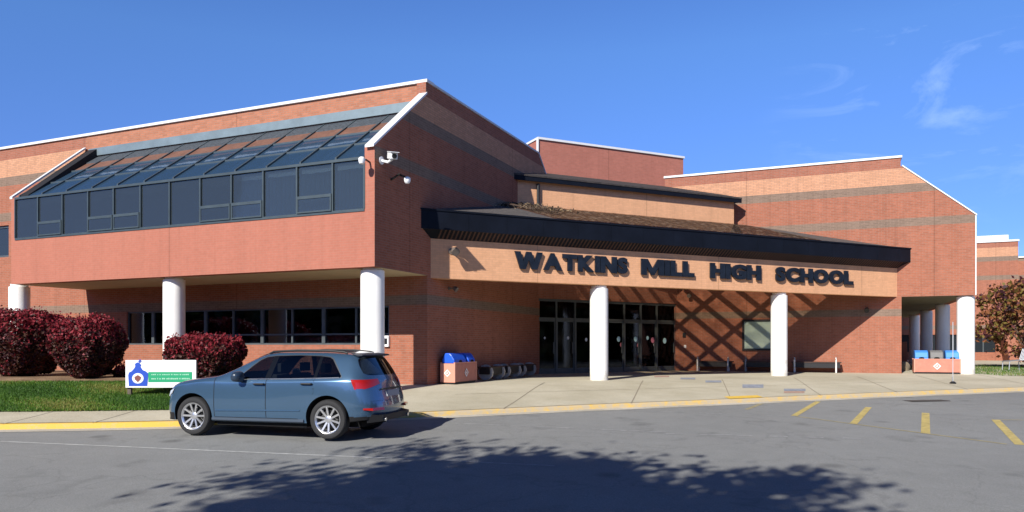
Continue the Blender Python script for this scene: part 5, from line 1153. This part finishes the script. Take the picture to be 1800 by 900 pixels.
# sill strip, body side crease moulding, roof rails, spoiler
for s in (1, -1):
    w = MB(); w.prism([(x, s * y, z) for x, y, z in ((.98, .915, .29), (.98, .938, .31), (.98, .938, .345), (.98, .91, .36))], [(x, s * y, z) for x, y, z in ((-.93, .915, .29), (-.93, .938, .31), (-.93, .938, .345), (-.93, .91, .36))]); cpart(w, 'sill', mat('grey sill', (.05, .07, .10), .5))
    w = MB(); w.prism([(.90, s * .938, .470), (.90, s * .953, .478), (.90, s * .938, .500)], [(-.86, s * .938, .500), (-.86, s * .953, .508), (-.86, s * .938, .530)]); cpart(w, 'side_moulding', M_paint)
    w = MB(); w.tube([(-.02, s * .56, 1.545), (-.10, s * .565, 1.582), (-.6, s * .57, 1.607), (-1.2, s * .565, 1.602), (-1.55, s * .56, 1.577), (-1.62, s * .555, 1.555)], .019, 8); cpart(w, 'roof_rail', M_trim, smooth=True)
    # waist trim under the windows
    w = MB(); pts = [(.50, .902, 1.066), (.2, .902, 1.074), (-.2, .902, 1.080), (-.7, .900, 1.090), (-1.15, .898, 1.102), (-1.62, .886, 1.118)]; w.tube([(x, s * y, z) for x, y, z in pts], .010, 6); cpart(w, 'waist_trim', M_chrome, smooth=True)
    # mirror
    w = MB(); w.tube([(.40, s * .88, 1.06), (.37, s * .95, 1.07)], .04, 8); mr_ = cpart(w, 'wing_mirror', M_trim, smooth=True)
    bmm = bmesh.new(); bmesh.ops.create_uvsphere(bmm, u_segments=20, v_segments=12, radius=1)
    for v_ in bmm.verts:
        c = v_.co; k = (abs(c.x) ** 3 + abs(c.y) ** 3 + abs(c.z) ** 3) ** (-1 / 3) if c.length else 1; c = c * k; v_.co = Vector((.36 + c.x * .085 + .02 * c.y * s, s * (1.035) + c.y * .115, 1.12 + c.z * .098 * (1 - .15 * c.y * s)))
    mb = MB(); mb.v = [tuple(v_.co) for v_ in bmm.verts]; mb.f = [tuple(q.index for q in f.verts) for f in bmm.faces]; mb.m = [0] * len(mb.f); bmm.free(); cpart(mb, 'mirror_cap', mat('dark blue cap', (.02, .035, .06), .3, coat=.5), mr_, smooth=True)
    for (xx, zz, k) in ((-.03, .985, DOORF), (-1.0, 1.0, DOORR)):
        w = MB(); w.tube([(xx - .11, s * .945, zz), (xx - .10, s * .972, zz + .004), (xx + .09, s * .972, zz + .004), (xx + .11, s * .945, zz)], .015, 8); h = cpart(w, 'door_handle', M_trim, doors[(k, s > 0)], smooth=True)
    # seats
    for xx in (.05, -.85):
        w = MB(); w.prism([(xx + .45, s * .18, .55), (xx - .08, s * .18, .52), (xx - .28, s * .18, 1.14), (xx - .16, s * .18, 1.16), (xx + .05, s * .18, .72), (xx + .45, s * .18, .72)], [(xx + .45, s * .62, .55), (xx - .08, s * .62, .52), (xx - .28, s * .62, 1.14), (xx - .16, s * .62, 1.16), (xx + .05, s * .62, .72), (xx + .45, s * .62, .72)])
        w.box(I, xx - .30, xx - .20, s * .40 - .13, s * .40 + .13, 1.19, 1.36); cpart(w, 'seat', mat('seat cloth', (.10, .095, .09), .9), bevel=.02)
    # headlight
    w = MB(); w.prism([(2.03, s * .79, .72), (1.99, s * .795, .83), (1.83, s * .895, .88), (1.87, s * .90, .79)], [(2.10, s * .50, .72), (2.06, s * .50, .83), (1.92, s * .70, .86), (1.95, s * .70, .79)]); cpart(w, 'headlight', mat('lamp glass', (.55, .58, .6), .1, coat=1))
    w = MB(); w.prism([(-2.235, s * .80, .575), (-2.245, s * .80, .53), (-2.33, s * .50, .53), (-2.32, s * .50, .575)], [(-2.15, s * .78, .575), (-2.15, s * .78, .53), (-2.2, s * .50, .53), (-2.2, s * .50, .575)]); w.prism([(-2.08, s * .868, .575), (-2.08, s * .868, .545), (-2.243, s * .80, .53), (-2.238, s * .80, .575)], [(-2.08, s * .80, .575), (-2.08, s * .80, .545), (-2.15, s * .70, .53), (-2.15, s * .70, .575)]); cpart(w, 'rear_reflector', M_red)
    w = MB(); w.prism([(-2.06, s * .822, .945), (-2.19, s * .70, .945), (-2.20, s * .70, .985), (-2.07, s * .818, .985)], [(-2.02, s * .70, .945), (-2.12, s * .6, .945), (-2.12, s * .6, .985), (-2.02, s * .7, .985)]); 
w = MB(); w.box(I, -1.9, 1.9, -.55, .55, .20, .30); w.box(I, -.93, .95, -.80, .80, .20, .30); cpart(w, 'floor_pan', M_well)
w = MB(); w.box(I, .45, .85, -.70, .70, .80, 1.04); cpart(w, 'dashboard', M_trim)
w = MB(); w.box(I, -1.9, .5, -.7, .7, .50, .53); cpart(w, 'cabin_floor', M_trim)
w = MB(); w.prism([(x, .60, z) for x, z in ((-1.70, 1.556), (-1.93, 1.530), (-1.95, 1.508), (-1.84, 1.488))], [(x, -.60, z) for x, z in ((-1.70, 1.556), (-1.93, 1.530), (-1.95, 1.508), (-1.84, 1.488))]); cpart(w, 'spoiler', mat('dark spoiler', (.012, .018, .03), .5), bevel=.012)
w = MB(); w.prism([(-2.242, y, z) for y, z in ((-.27, .76), (.27, .76), (.27, .87), (-.27, .87))], [(-2.285, y, z) for y, z in ((-.27, .76), (.27, .76), (.26, .87), (-.26, .87))]); cpart(w, 'number_plate', mat('plate', (.35, .36, .38), .5))
w = MB(); w.prism([(-2.23, y, z) for y, z in ((-.42, .895), (.42, .895), (.42, .915), (-.42, .915))], [(-2.27, y, z) for y, z in ((-.42, .895), (.42, .895), (.42, .915), (-.42, .915))]); cpart(w, 'tailgate_strip', M_trim)
w = MB(); w.prism([(-2.1, y, z) for y, z in ((-.75, .30), (.75, .30), (.78, .46), (-.78, .46))], [(-2.345, y, z) for y, z in ((-.60, .33), (.60, .33), (.62, .44), (-.62, .44))]); cpart(w, 'diffuser', M_trim)
for s in (1, -1): w = MB(); w.tube([(-2.2, s * .52, .36), (-2.37, s * .52, .36)], .035, 14); cpart(w, 'exhaust', M_chrome, smooth=True)
w = MB(); w.prism([(2.185, y, z) for y, z in ((-.34, .42), (.34, .42), (.42, .62), (.36, .84), (-.36, .84), (-.42, .62))], [(2.1, y, z) for y, z in ((-.34, .42), (.34, .42), (.42, .62), (.36, .84), (-.36, .84), (-.42, .62))]); cpart(w, 'grille', M_trim)
# wheels
def wheel():
    r = bpy.data.objects.new('wheel', None); col.objects.link(r); r.parent = car; r.empty_display_size = .1
    w = MB(); pr_ = [(.240, -.095), (.262, -.112), (.30, -.118), (.335, -.112), (.352, -.095), (.360, -.07), (.362, 0), (.360, .07), (.352, .095), (.335, .112), (.30, .118), (.262, .112), (.240, .095)]
    w.lathe(pr_ + [pr_[0]], (0, 0, 0), 56, axis='y'); w.build('tyre', M_tyre, r, local=True, smooth=True)
    w = MB(); w.lathe([(.243, -.09), (.235, .06), (.238, .095), (.254, .106), (.254, .112), (.240, .106), (.222, .085), (.215, -.09)], (0, 0, 0), 56, axis='y'); 
    for k in range(10):
        a = k * math.pi / 5 + (.10 if k % 2 else -.10); ca, sa = math.cos(a), math.sin(a); a2 = a + (-.13 if k % 2 else .13)
        def pp(rad, off, y, an): return (rad * math.cos(an) - off * math.sin(an), y, rad * math.sin(an) + off * math.cos(an))
        ai = k * math.pi / 5
        w.prism([pp(.045, -.018, .070, ai), pp(.045, .018, .070, ai), pp(.238, .017, .098, a2 - .0), pp(.238, -.017, .098, a2)], [pp(.045, -.018, .045, ai), pp(.045, .018, .045, ai), pp(.238, .017, .065, a2), pp(.238, -.017, .065, a2)])
    w.lathe([(.0, .085), (.03, .085), (.062, .076), (.066, .04), (.0, .04)], (0, 0, 0), 24, axis='y')
    w.build('rim', M_alloy, r, local=True, smooth=True)
    w = MB(); w.lathe([(.02, .0), (.17, .0), (.17, .02), (.02, .02)], (0, 0, 0), 32, axis='y'); w.build('brake_disc', mat('dark disc', (.05, .05, .05), .4, metal=.7), r, local=True)
    w = MB(); w.lathe([(.0, -.06), (.22, -.06), (.22, -.05), (.0, -.05)], (0, 0, 0), 32, axis='y'); w.build('backing', M_well, r, local=True)
    return r
w0 = wheel(); k = 0
for x, s in ((1.41, 1), (-1.40, 1), (1.41, -1), (-1.40, -1)):
    if k == 0: o = w0
    else:
        o = w0.copy(); col.objects.link(o)
        for ch in list(w0.children): c = ch.copy(); col.objects.link(c); c.parent = o
        o.parent = car
    o.location = (x, s * .80, .362); o.rotation_euler = (0, k * .4, 0 if s > 0 else math.pi); k += 1
for mm in [m for m in bpy.data.materials if m.users == 0]: bpy.data.materials.remove(mm)
for mm in [m for m in bpy.data.meshes if m.users == 0]: bpy.data.meshes.remove(mm)
